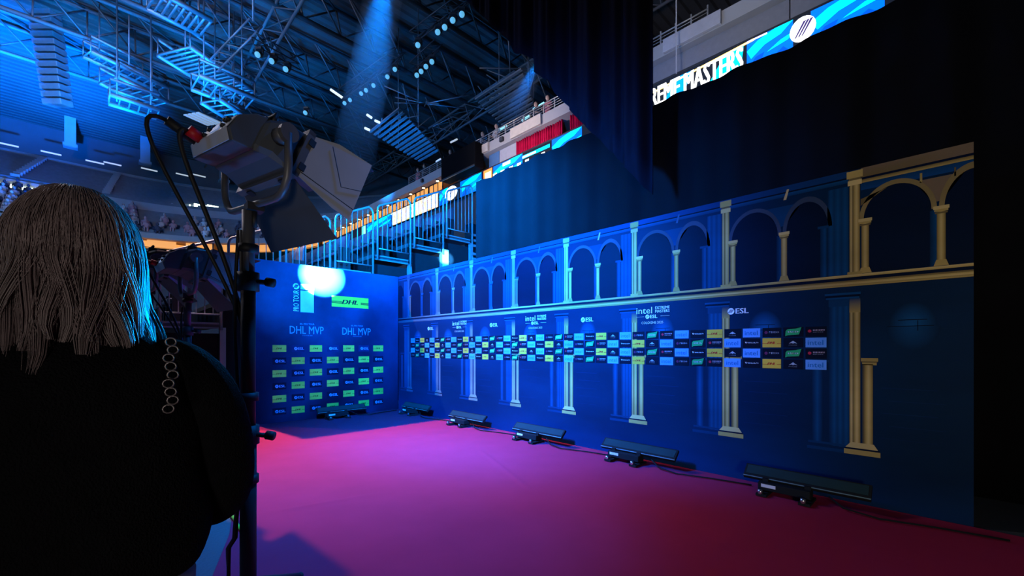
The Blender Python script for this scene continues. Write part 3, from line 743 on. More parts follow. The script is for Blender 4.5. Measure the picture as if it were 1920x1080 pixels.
# ================================================================== long printed wall
LW, WH = 8.93, 3.04
NAVY = (0.0015, 0.022, 0.062); NAVD = (0.0008, 0.008, 0.026); BCOL = (0.004, 0.072, 0.19); BCOL2 = (0.003, 0.044, 0.12)
GOLD = (0.50, 0.36, 0.10); GOLDH = (0.66, 0.50, 0.18); GOLDD = (0.18, 0.13, 0.045); BRN = (0.20, 0.14, 0.08)
def mixc(a, b, t): return tuple(x + (y - x) * t for x, y in zip(a, b))
lw_ = thing('media_wall', (LW / 2, 0, 0), 'long printed backdrop wall with gold and blue arcade and sponsor tiles', 'backdrop wall')
MB().box((LW / 2, 0.035, WH / 2), (LW, 0.05, WH)).build('frame', mat('wall_edge', (0.06, 0.10, 0.2), 0.6), lw_)
P = Print(lambda a, b, l: (a, 0.008 - l, b))
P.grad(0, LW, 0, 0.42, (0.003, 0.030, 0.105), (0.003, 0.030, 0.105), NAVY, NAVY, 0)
P.rect(0, LW, 0.42, WH, NAVY, 0)
def flute(a0, a1, b0, b1, cols, lay):
    """fluted shaft: vertical strips with soft edges"""
    n = len(cols) - 1
    for i in range(n):
        x0 = a0 + (a1 - a0) * i / n; x1 = a0 + (a1 - a0) * (i + 1) / n
        P.grad(x0, x1, b0, b1, cols[i], cols[i + 1], cols[i + 1], cols[i], lay)
def colon(a0, a1, b0, b1, c, hi, dk, lay, cap=0.028):
    flute(a0, a1, b0 + .03, b1 - .02, [dk, c, hi, c, dk], lay)
    w_ = a1 - a0
    P.rect(a0 - w_ * .28, a1 + w_ * .28, b1 - .03, b1 - .012, c, lay + 1); P.rect(a0 - w_ * .4, a1 + w_ * .4, b1 - .012, b1 + cap - .012, hi, lay + 1)
    P.rect(a0 - w_ * .2, a1 + w_ * .2, b1 - .048, b1 - .034, dk, lay + 1)
    P.poly([(a0 - w_ * .35, b0), (a1 + w_ * .35, b0), (a1 + w_ * .05, b0 + .05), (a0 - w_ * .05, b0 + .05)], c, lay + 1)
PIT = 1.1085
for k in range(-1, 9):
    p = 0.40 + PIT * k; c = p + 0.565; nx = p + PIT
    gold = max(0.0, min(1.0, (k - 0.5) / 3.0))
    # arches of the gallery
    for (a0, a1, g) in ((p + .10, c - .03, 1 if k >= 6.5 else 0.12), (c + .045, nx - .16, 1 if k >= 6.5 else 0.12)):
        if a1 < 0 or a0 > LW: continue
        m = (a0 + a1) / 2; r = (a1 - a0) / 2
        lo, hi_ = max(a0, 0), min(a1, LW)
        sq = 0.27 / r
        P.poly([(max(0, min(LW, x)), z) for x, z in [(a0, 2.09), (a1, 2.09)] + [(m + r * math.cos(t * PI / 24), 2.565 + r * sq * math.sin(t * PI / 24)) for t in range(25)]], NAVD, 1)
        col = mixc(BCOL2, mixc(GOLDD, GOLD, .6), g * 0.85)
        if a0 > 0 and a1 < LW: P.band(m, 2.565, r, r + .032, sq, col, 2, 24)
        elif a1 >= LW: P.band(m, 2.565, r, r + .032, sq, col, 2, 24, math.acos(max(-1, min(1, (LW - m) / (r + .04)))) , PI)
    if k >= 7 and p < LW:
        P.poly([(c - .14, 2.82), (min(LW, c + .16), 2.82), (c + .03, 2.62), (c - .02, 2.62)], BRN, 1); P.rect(c - .10, c - .085, 2.80, 2.88, GOLD, 2); P.rect(c + .10, c + .11, 2.80, 2.87, GOLDD, 2)
        P.poly([(p + .08, 2.70), (p + .26, 2.82), (p + .08, 2.76)], GOLDD, 2)
    elif .2 < c and p < LW:
        P.poly([(c - .16, 2.84), (c + .18, 2.84), (c + .03, 2.64), (c - .02, 2.64)], BCOL2, 1)
        if 0 < k: P.poly([(c + .02, 2.90), (c + .045, 2.90), (c + .07, 3.0), (c + .05, 3.0)], mixc(BCOL, GOLDH, .8 if k in (4, 6) else 0.05), 5)
    if p - .16 > -0.05 and p < LW:
        # gallery pilaster: blue shadow side, gold lit side
        x0 = max(0, p - .165)
        if p > 0:
            flute(x0, p - .005, 2.09, 2.90, [NAVY, BCOL, BCOL2, BCOL, BCOL2, BCOL, BCOL2], 2)
            flute(max(0, x0 - .055), x0, 2.09, 2.55, [NAVY, BCOL2, BCOL, NAVY], 2); P.rect(max(0, x0 - .075), x0 + .01, 2.55, 2.575, BCOL2, 3)
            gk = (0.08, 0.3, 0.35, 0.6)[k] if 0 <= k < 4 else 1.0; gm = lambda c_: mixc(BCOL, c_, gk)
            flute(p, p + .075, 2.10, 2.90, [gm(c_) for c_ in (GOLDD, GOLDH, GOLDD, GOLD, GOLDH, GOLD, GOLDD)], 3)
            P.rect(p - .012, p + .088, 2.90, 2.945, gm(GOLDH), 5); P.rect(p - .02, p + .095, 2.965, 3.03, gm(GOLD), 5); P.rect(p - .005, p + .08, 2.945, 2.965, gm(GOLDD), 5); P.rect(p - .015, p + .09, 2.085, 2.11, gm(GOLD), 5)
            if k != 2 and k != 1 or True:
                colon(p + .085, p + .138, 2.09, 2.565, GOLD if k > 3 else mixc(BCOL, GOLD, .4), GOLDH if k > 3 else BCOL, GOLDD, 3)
    if 0 < c < LW - .05:
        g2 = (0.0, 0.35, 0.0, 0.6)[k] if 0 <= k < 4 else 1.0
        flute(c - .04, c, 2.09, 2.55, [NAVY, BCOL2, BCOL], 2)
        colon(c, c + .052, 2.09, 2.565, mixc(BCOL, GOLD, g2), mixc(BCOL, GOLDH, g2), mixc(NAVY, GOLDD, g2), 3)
    # lower storey
    if p < LW and p - .3 > -.4:
        x0 = max(0, p - .155)
        if p > 0.05:
            flute(x0, p - .002, .50, 1.90, [NAVY, BCOL2, BCOL, BCOL2, BCOL, BCOL2, BCOL, BCOL2], 1)
            P.rect(max(0, x0 - .03), p + .08, 1.905, 1.925, BCOL, 3); P.rect(max(0, x0 - .02), p + .07, 1.87, 1.885, BCOL, 3); P.rect(max(0, x0 - .025), p + .075, 1.885, 1.905, NAVD, 3)
            flute(x0, p - .004, 1.80, 1.87, [BCOL2] * 3, 1.5)
            g3 = (0.1, 0.3, 0.5, 0.75)[k] if 0 <= k < 4 else 1.0  # left columns bluer, the blue wash painted into their gold
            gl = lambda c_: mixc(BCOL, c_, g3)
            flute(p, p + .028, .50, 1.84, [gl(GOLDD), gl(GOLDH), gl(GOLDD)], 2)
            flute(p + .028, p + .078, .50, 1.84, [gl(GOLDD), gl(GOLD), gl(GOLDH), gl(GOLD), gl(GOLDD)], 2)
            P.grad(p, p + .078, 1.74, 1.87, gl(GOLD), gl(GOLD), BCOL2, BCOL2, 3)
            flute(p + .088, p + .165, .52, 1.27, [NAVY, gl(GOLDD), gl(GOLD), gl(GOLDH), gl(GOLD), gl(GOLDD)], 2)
            P.rect(p + .082, p + .20, 1.295, 1.325, gl(GOLD), 2); P.rect(p + .09, p + .19, 1.262, 1.285, gl(GOLD), 2); P.rect(p + .085, p + .195, 1.285, 1.295, gl(GOLDD), 2)
            P.poly([(p - .03, .505), (p + .20, .505), (p + .17, .555), (p + .01, .555)], gl(GOLDH), 3)
            P.rect(p - .04, p + .215, .445, .490, gl(GOLD), 3); P.rect(p - .03, p + .21, .490, .505, NAVD, 3)
            flute(max(0, x0 - .13), max(0, x0 - .045), .52, 1.25, [NAVY, BCOL2, BCOL, BCOL2, NAVY], 1)
            P.rect(max(0, x0 - .15), x0, 1.28, 1.30, BCOL2, 1)
            P.rect(max(0, x0 - .17), p - .03, .445, .475, BCOL2, 2); P.rect(max(0, x0 - .16), p - .03, .505, .525, BCOL2, 2)
        # moonlit niche in each bay
        gx = p + .42
        if 0.2 < gx < LW - .1:
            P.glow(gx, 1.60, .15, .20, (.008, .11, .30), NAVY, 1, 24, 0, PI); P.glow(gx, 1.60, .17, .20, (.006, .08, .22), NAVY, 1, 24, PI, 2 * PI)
            P.rect(gx - .09, gx + .09, 1.652, 1.658, NAVD, 2); P.rect(gx + .03, gx + .035, 1.56, 1.65, NAVD, 2); P.rect(gx - .16, gx + .13, 1.60, 1.605, NAVD, 2)
            for q in range(5):
                zz = .62 + .11 * q; P.rect(gx - .20 + .05 * (q % 2), gx + .15 + .05 * (q % 2), zz, zz + .006, (.003, .026, .085), 1)
# cornices; gold turned blue at the left, blue wash painted into the print
for (z0, z1, c0, c1) in ((1.98, 2.035, GOLD, GOLDD), (2.0, 2.02, GOLDH, GOLD), (2.035, 2.063, NAVD, NAVD), (2.063, 2.087, GOLD, GOLDH)):
    lb = lambda c_: c_ if c_ == NAVD else mixc(BCOL, c_, .12)
    P.grad(0, 4.6, z0, z1, lb(c0), c0, c1, lb(c1), 4 if z0 != 2.0 else 5); P.grad(4.6, LW, z0, z1, c0, c0, c1, c1, 4 if z0 != 2.0 else 5)
P.rect(0, 8.15, 2.98, 3.04, (.004, .045, .15), 3); P.grad(0, 8.15, 2.93, 2.965, BCOL2, BCOL2, BCOL, BCOL, 3); P.rect(0, 8.15, 2.965, 2.98, NAVD, 3)
P.grad(8.24, LW, 2.955, 3.04, GOLDD, BRN, BRN, BRN, 3); P.rect(8.24, LW, 2.935, 2.955, NAVD, 3); P.grad(8.24, LW, 2.905, 2.935, GOLD, GOLD, GOLDD, GOLDD, 3); P.grad(8.24, LW, 2.84, 2.905, (.005, .06, .2), (.005, .06, .2), BCOL2, BCOL2, 1)
# sponsor tiles
SKY = (0.14, 0.42, 0.92); SKYT = (0.01, 0.16, 0.46); BLK = (0.004, 0.008, 0.02); WHT = (0.85, 0.87, 0.9); DHY = (0.92, 0.58, 0.06); DHR = (0.55, 0.02, 0.02); GRN = (0.03, 0.42, 0.12)
def dhl(a, b, w_, h, pr=P, lay=7, dark=DHR, y=DHY, big=False):
    pr.rect(a, a + w_, b, b + h, y, lay)
    pr.text('DHL', a + w_ * .26, a + w_ * .70, b + h * (.30 if big else .38), b + h * (.70 if big else .62), dark, lay + 1, 0.12, 0.35)
    for k in range(3 if big else 1):
        z = b + h * (.32 + .08 * k if big else .40); t = h * .05
        pr.rect(a, a + w_ * .27, z, z + t, dark, lay + 1); pr.rect(a + w_ * .78, a + w_, z, z + t, dark, lay + 1)
def smallprint(a0, a1, b0, b1, col, n, seed, lay=8):
    rr = random.Random(seed); x = a0; st = (a1 - a0) / n
    for i in range(n):
        w_ = st * .72; P.rect(x, x + w_ * .3, b0, b1, col, lay); P.rect(x, x + w_, b0 if rr.random() < .5 else b1 - (b1 - b0) * .3, (b0 + (b1 - b0) * .3) if rr.random() < .5 else b1, col, lay)
        if rr.random() < .6: P.rect(x + w_ * .7, x + w_, b0, b1, col, lay)
        x += st
def tile(kind, a, b):
    w_, h = .166, .094
    if kind == 'I':
        P.rect(a, a + w_, b, b + h, SKY, 7); P.text('intel', a + w_ * .11, a + w_ * .85, b + h * .24, b + h * .74, SKYT, 8, 0.01)
    elif kind == 'D': dhl(a, b, w_, h)
    else:
        P.rect(a, a + w_, b, b + h, BLK, 7)
        if kind == 'G':
            P.poly([(a + w_ * .1, b + h * .06), (a + w_ * .22, b + h * .16), (a + w_ * .80, b + h * .22), (a + w_ * .92, b + h * .98), (a + w_ * .62, b + h * .84), (a + w_ * .2, b + h * .78), (a + w_ * .12, b + h * .6)], GRN, 8)
            smallprint(a + w_ * .22, a + w_ * .80, b + h * .42, b + h * .60, WHT, 5, 3, 9)
        elif kind == 'M':
            P.poly([(a + w_ * .28, b + h * .40), (a + w_ * .5, b + h * .70), (a + w_ * .72, b + h * .40), (a + w_ * .58, b + h * .46), (a + w_ * .5, b + h * .40), (a + w_ * .42, b + h * .46)], (.45, .5, .55), 8)
            smallprint(a + w_ * .28, a + w_ * .72, b + h * .2, b + h * .27, (.3, .33, .36), 8, 5)
        elif kind == 'R':
            P.ell(a + w_ * .2, b + h * .55, h * .16, h * .16, (.6, .03, .06), 8, 8); smallprint(a + w_ * .36, a + w_ * .94, b + h * .56, b + h * .70, (.65, .5, .55), 8, 11); smallprint(a + w_ * .36, a + w_ * .86, b + h * .40, b + h * .47, (.35, .35, .4), 9, 12)
        elif kind == 'P':
            P.ell(a + w_ * .2, b + h * .5, h * .17, h * .17, (.16, .03, .09), 8, 8); smallprint(a + w_ * .36, a + w_ * .92, b + h * .42, b + h * .62, (.36, .4, .46), 6, 17)
        elif kind == 'T':
            P.poly([(a + w_ * .12, b + h * .62), (a + w_ * .22, b + h * .62), (a + w_ * .19, b + h * .42)], WHT, 8); smallprint(a + w_ * .24, a + w_ * .92, b + h * .46, b + h * .58, WHT, 9, 23)
S1 = ['R', 'G', 'P', 'I', 'M', 'D', 'T', 'I']; S2 = ['I', 'M', 'D', 'T', 'I', 'R', 'G', 'P']
for j in range(40):
    a = 7.823 - 0.1867 * j
    for r, b in enumerate((1.527, 1.421, 1.314, 1.207)): tile((S1 if r % 2 == 0 else S2)[j % 8], a, b)
# title marks
def esl(a, z, h, pr=P, col=WHT, bg=NAVY, lay=8):
    r = h * .62
    pr.ell(a + r, z + h / 2, r, r, col, lay, 24)
    for k in (-1, 0, 1):
        o_ = (k * .40 + .08) * r
        pr.poly([(a + r + o_ - .55 * r, z + h / 2 - .42 * r), (a + r + o_ - .42 * r, z + h / 2 - .55 * r), (a + r + o_ + .38 * r, z + h / 2 + .48 * r), (a + r + o_ + .22 * r, z + h / 2 + .56 * r)], bg, lay + 1)
    pr.text('ESL', a + h * 1.45, a + h * 3.75, z, z + h, col, lay, 0.05)
for k in range(4):
    a = 7.109 - 1.967 * k
    esl(a, 1.785, .056)
    if k < 3:
        a = 6.012 - 1.967 * k
        P.text('intel', a, a + .215, 1.845, 1.925, WHT, 8, 0.005)
        P.text('EXTREME', a + .255, a + .44, 1.893, 1.926, WHT, 8, 0.02); P.text('MASTERS', a + .255, a + .44, 1.850, 1.883, WHT, 8, 0.02)
        esl(a + .125, 1.785, .042); P.rect(a, a + .105, 1.805, 1.809, (.5, .45, .35), 8); P.rect(a + .325, a + .44, 1.805, 1.809, (.5, .45, .35), 8)
        P.text('COLOGNE 2025', a + .07, a + .36, 1.715, 1.745, (.62, .60, .48), 8, 0.02)
P.build('printed_face', ink('arcade_print'), lw_)

# ================================================================== short printed wall
SW = 2.89
sw_ = thing('media_wall', (0, -SW / 2, 0), 'short dark blue printed backdrop wall with small yellow tiles and a burning bright light spot', 'backdrop wall')
MB().box((-0.035, -SW / 2, WH / 2), (0.05, SW, WH)).build('frame', mat('wall_edge', (0.06, 0.10, 0.2), 0.6), sw_)
Q = Print(lambda a, b, l: (-0.008 + l, a - SW, b))
N2 = (0.004, 0.034, 0.10); N3 = (0.0015, 0.012, 0.036); N4 = (0.008, 0.078, 0.25)  # lighter top of the print, brightened to paint in hot-spot glow
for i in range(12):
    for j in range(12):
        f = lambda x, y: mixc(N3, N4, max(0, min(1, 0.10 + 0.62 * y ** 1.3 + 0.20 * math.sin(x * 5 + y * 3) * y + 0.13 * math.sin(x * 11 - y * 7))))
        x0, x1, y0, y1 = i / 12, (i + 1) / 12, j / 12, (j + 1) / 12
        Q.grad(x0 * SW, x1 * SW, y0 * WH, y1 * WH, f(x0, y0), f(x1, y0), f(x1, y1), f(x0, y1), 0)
W2 = (0.55, 0.62, 0.70); B2 = (0.10, 0.32, 0.75)
# big mark: upright lettering beside a vertical bar
Q.grad(.785, 1.035, 2.11, 2.66, (.30, .55, .8), (.30, .55, .8), (.7, .75, .8), (.7, .75, .8), 2)
Q.rect(.785, .94, 2.532, 2.552, N2, 3)
Q.text('PRO TOUR', .655, .755, 2.125, 2.53, W2, 3, 0.0, 0, True)
Q.ell(.705, 2.605, .058, .058, W2, 3)
for k in (-1, 0, 1):
    o_ = k * .022; Q.poly([(.675 + o_, 2.575), (.685 + o_, 2.565), (.735 + o_, 2.635), (.72 + o_, 2.645)], N2, 4)
dhl(1.385, 2.262, .79, .225, Q, 3, (.02, .02, .03), (.50, .72, .06), True)
Q.text('DHL MVP', .59, 1.225, 1.685, 1.835, B2, 3, 0.004); Q.text('ESL PRO TOUR', .775, 1.045, 1.865, 1.895, B2, 3, 0.01); Q.text('COLOGNE 2025', .82, 1.01, 1.645, 1.668, (.10, .2, .4), 3)
Q.text('DHL MVP', 1.605, 2.225, 1.685, 1.835, B2, 3, 0.004); Q.text('ESL PRO TOUR', 1.79, 2.05, 1.868, 1.896, B2, 3, 0.01); Q.text('COLOGNE 2025', 1.83, 2.02, 1.645, 1.668, (.10, .2, .4), 3)
for r in range(6):
    for c_ in range(7):
        a = .293 + .332 * c_; b = 1.335 - .2372 * r
        if (r + c_) % 2 == 0: dhl(a, b, .237, .131, Q, 3, (.22, .16, .02), (.66, .74, .10))
        else:
            Q.rect(a, a + .237, b, b + .131, N3 if r else (.006, .03, .11), 1)
            esl(a + .045, b + .04, .048, Q, (.26, .48, .85), N3, 3)
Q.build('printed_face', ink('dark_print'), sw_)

# ================================================================== carpet
def inside(pt, poly):
    x, y = pt; c = False; n = len(poly)
    for i in range(n):
        x0, y0 = poly[i]; x1, y1 = poly[(i + 1) % n]
        if (y0 > y) != (y1 > y) and x < (x1 - x0) * (y - y0) / (y1 - y0) + x0: c = not c
    return c
def seg_d(p, a, b):
    ax, ay = a; bx, by = b; dx, dy = bx - ax, by - ay
    t = max(0, min(1, ((p[0] - ax) * dx + (p[1] - ay) * dy) / (dx * dx + dy * dy)))
    return math.hypot(p[0] - ax - t * dx, p[1] - ay - t * dy), t
CREASE = [((4.3, -1.17), (5.97, -1.89), .007, .028), ((2.08, -3.2), (3.19, -.45), .008, .03), ((1.5, -2.9), (2.4, -1.2), .006, .02), ((4.75, -3.85), (4.95, -3.0), .008, .03), ((2.3, -3.3), (2.7, -2.3), .006, .02), ((2.4, -.9), (3.0, -.5), .005, .02), ((5.2, -2.2), (5.5, -2.6), .004, .02)]
def cz(x, y):
    z = 0.010 + 0.0012 * math.sin(x * 2.1 + y) + 0.001 * math.sin(y * 3.3 - x)
    for a, b, h, r in CREASE:
        d, t = seg_d((x, y), a, b); z += h * math.exp(-(d / r) ** 2) * min(1, 6 * t * (1 - t) + .2)
    return z
def cleft(x): return -3.0 - 0.243 * x if x < 5 else -4.215 - 0.33 * (x - 5)
cp = MB()
NU, NV = 420, 170
def carp(s, t):
    x = 0.01 + 12.5 * s; y = cleft(x) * (1 - t) - 0.005 * t
    return (x, y, cz(x, y))
cp.grid(carp, NU, NV)
tag(cp.build('carpet', mat('crimson_carpet', (0.50, 0.030, 0.085), 0.95, 0, 0.10, 3.0, 0.25, 500, 0.0)), 'red event carpet laid in the corner of the two printed walls', 'carpet')

# ================================================================== floor battens along the walls
M_FIX = mat('fixture_black', (0.015, 0.018, 0.019), 0.86, 0.0)
M_CHR = mat('chrome', (0.7, 0.72, 0.75), 0.2, 0.9); M_LBL = mat('white_label', (0.75, 0.78, 0.8), 0.6)
def batten():
    t = thing('floor_batten', (0, 0, 0), 'x', 'floor light')
    rot = Matrix.Rotation(0.75, 3, 'X')
    h = MB().box((0.05, 0.09, 0.175), (0.98, 0.15, 0.035), rot).build('lamp_bar', M_FIX, t, local=True, bevel=0.004)
    MB().box(Vector((0.05, 0.09, 0.175)) + rot @ Vector((0, 0.012, 0.019)), (0.94, 0.095, 0.004), rot).build('lens_strip', mat('dark_lens', (0.02, 0.045, 0.045), 0.9), h, local=True)
    MB().box(Vector((0.05, 0.09, 0.175)) + rot @ Vector((0, -0.066, 0.019)), (0.98, 0.008, 0.004), rot).build('trim_strip', mat('satin_trim', (0.16, 0.26, 0.26), 0.9), h, local=True)
    MB().box((-0.08, 0.02, 0.085), (0.42, 0.13, 0.07)).build('power_box', M_FIX, t, local=True, bevel=0.006)
    MB().box((-0.2, -0.047, 0.095), (0.12, 0.004, 0.03)).build('label', M_LBL, t, local=True)
    for x in (-0.24, 0.1):
        MB().box((x, 0.05, 0.08), (0.05, 0.08, 0.14)).build('bracket', M_FIX, t, local=True)
        MB().box((x, 0.0, 0.022), (0.09, 0.26, 0.022)).tube([(x, -0.11, 0.012), (x, -0.11, 0.075)], 0.016, 10).build('foot', M_FIX if x < 0 else M_FIX, t, local=True)
        MB().tube([(x - .01, -0.115, 0.03), (x - .01, -0.115, 0.072)], 0.022, 10).build('bolt', M_CHR, t, local=True)
    cb = MB().tube([(0.25, 0.05, 0.09), (0.36, 0.0, 0.03), (0.6, -0.05, 0.02), (0.95, 0.06, 0.018), (1.3, 0.12, 0.018)], 0.008, 6).build('power_cable', M_FIX, t, local=True)
    return t
b0 = batten()
BT = [(0.98, -0.25, 'black floor light bar nearest the corner of the two printed walls'), (2.72, -0.27, 'second black floor light bar from the corner along the long printed wall'),
      (4.46, -0.30, 'third black floor light bar from the corner, in the middle of the long printed wall'), (6.10, -0.30, 'fourth black floor light bar from the corner along the long printed wall'), (7.80, -0.33, 'black floor light bar nearest the dark open end of the long printed wall')]
for i, (x, y, lab) in enumerate(BT):
    o = b0 if i == 0 else copy_tree(b0)
    o.location = (x, y, 0.006); tag(o, lab)
o = copy_tree(b0); o.location = (0.34, -1.45, 0.006); o.rotation_euler = (0, 0, PI / 2); tag(o, 'black floor light bar in front of the short printed wall with yellow tiles')
# ================================================================== bleachers behind the short wall
PT, RS = 1.05, 0.46
Y0, Z0 = -0.05, 3.30            # front edge of the row that ends beside the corner
M_TREAD = mat('bleacher_tread', (0.10, 0.11, 0.12), 0.6); M_SKIRT = mat('bleacher_skirt', (0.02, 0.022, 0.026), 0.9); M_GALV = mat('galvanised_tube', (0.34, 0.37, 0.40), 0.4, 0.35)
st = thing('seating_stand', (-4.5, 0, 0), 'tall stepped seating stand behind the short printed wall', 'stand')
XS, XE = -1.25, -7.5
for k in range(-6, 4):
    y = Y0 + PT * k; z = Z0 + RS * k
    if z < 0.15: continue
    MB().box(((XS + XE) / 2, y - PT / 2, z - 0.06), (XS - XE, PT, 0.09)).build('tread', M_TREAD, st)
    MB().box(((XS + XE) / 2, y - PT + 0.03, z - 0.06 - RS / 2), (XS - XE, 0.04, RS)).build('riser', M_SKIRT, st)
    MB().box((XS + 0.02, y - PT / 2, z - 0.03), (0.05, PT - .05, 0.035)).box((XS + 0.02, y - PT / 2, z - 0.12), (0.04, PT - .05, 0.03)).build('edge_rail', M_GALV, st)
    MB().box((XS - 0.08, y - PT / 2, z / 2 - 0.1), (0.05, PT, z - 0.25)).build('side_skirt', M_SKIRT, st)
    MB().box((XS - 0.01, y + 0.04, z / 2 - 0.05), (0.1, 0.1, z - 0.12)).build('post', M_GALV, st)
M_LITPOST = mat('beam_lit_post', (0.75, 0.78, 0.8), 0.6)
MB().box((XS + 0.06, 2.16, 3.9), (0.03, 0.2, 0.62)).build('lit_post_face', M_LITPOST, st)  # pale face paints in the white of the beam-lit post
for dz in (0, .16, .32, -.25, -.4): MB().box((XS + 0.05, 3.3, 4.5 + dz), (0.06, 0.3, 0.07)).build('step_bracket', M_GALV, st)
MB().box((XS - 0.2, 3.35, 4.6), (0.3, 0.35, 1.2)).build('end_panel', M_SKIRT, st)
# guardrail panels, one per row
def guard():
    t = thing('guardrail', (0, 0, 0), 'x', 'guardrail', 'guardrails along the stand stairs')
    L_ = 0.93; h0, h1 = 1.22, 1.56; r = 0.026
    pts = [(0, 0, -0.12), (0, 0, h0 - .12)] + [(0, .12 - .12 * math.cos(a), h0 - .12 + .14 * math.sin(a)) for a in (0.5, 1.0, 1.4)] + [(0, L_ - .14 + .14 * math.sin(a), h1 - .12 + .14 * math.cos(a)) for a in (0.2, 0.7, 1.1, 1.5)] + [(0, L_, -0.16)]
    MB().tube(pts, r, 8).build('frame', M_GALV, t, local=True)
    MB().tube([(0, 0.02, 0.14), (0, L_ - 0.02, 0.14)], 0.016, 6).build('lower_rail', M_GALV, t, local=True)
    for i in range(6):
        y = L_ * (i + 1) / 7; MB().tube([(0, y, 0.14), (0, y, h0 + (h1 - h0) * (y / L_) + .01)], 0.011, 6).build('baluster', M_GALV, t, local=True)
    return t
g0 = guard(); first = True
GL = {3: 'blue lit steel guardrail highest on the stand, beside the black curtain', 2: 'blue lit steel guardrail on the stand above the bright white post', 1: 'blue lit steel guardrail on the stand, third from the black curtain', 0: 'blue lit steel guardrail directly above the corner of the two printed walls',
      -1: 'guardrail whose bars catch the bright spot above the short printed wall', -2: 'guardrail above the left part of the short printed wall, behind the big lamp stand', -3: 'blue rounded guardrail behind the two small studio lamps', -4: 'low blue guardrail behind the blond head and the left small lamp', -5: 'lowest blue guardrail, mostly hidden by the person'}
for k in range(3, -5, -1):
    o = g0 if first else copy_tree(g0); first = False
    o.location = (XS + 0.11, Y0 + PT * k - 0.93, Z0 + RS * k); tag(o, GL[k])
# folding seats on the rows
def seat():
    t = thing('stand_seat', (0, 0, 0), 'x', 'seat')
    MB().grid(lambda s, q: (-.23 + .46 * s, .30 + .05 * q + .03 * (2 * s - 1) ** 2 * -1, .40 + .55 * q), 6, 4).build('backrest', mat('blue_seat_cloth', (0.06, 0.10, 0.15), 0.6), t, local=True, solid=0.05)
    MB().box((0, .14, .42), (.44, .36, .07)).build('seat_pad', mat('blue_seat_cloth', (0.06, 0.10, 0.15), 0.6), t, local=True, bevel=.02)
    for x in (-.24, .24): MB().box((x, .18, .3), (.04, .3, .56)).build('armrest', M_STEELB, t, local=True)
    return t
s0 = seat(); first = True
for k in range(-3, 4):
    for j in range(6):
        o = s0 if first else copy_tree(s0); first = False
        o.location = (XS - 0.5 - .52 * j, Y0 + PT * k - 0.75, Z0 + RS * k - 0.015)
        tag(o, 'dark blue seat in the %s row of the stand, behind the steel guardrails' % ['lowest seen', 'second', 'third', 'fourth', 'fifth', 'sixth', 'topmost'][k + 3], group='seats in the %s stand row' % ['lowest seen', 'second', 'third', 'fourth', 'fifth', 'sixth', 'topmost'][k + 3])
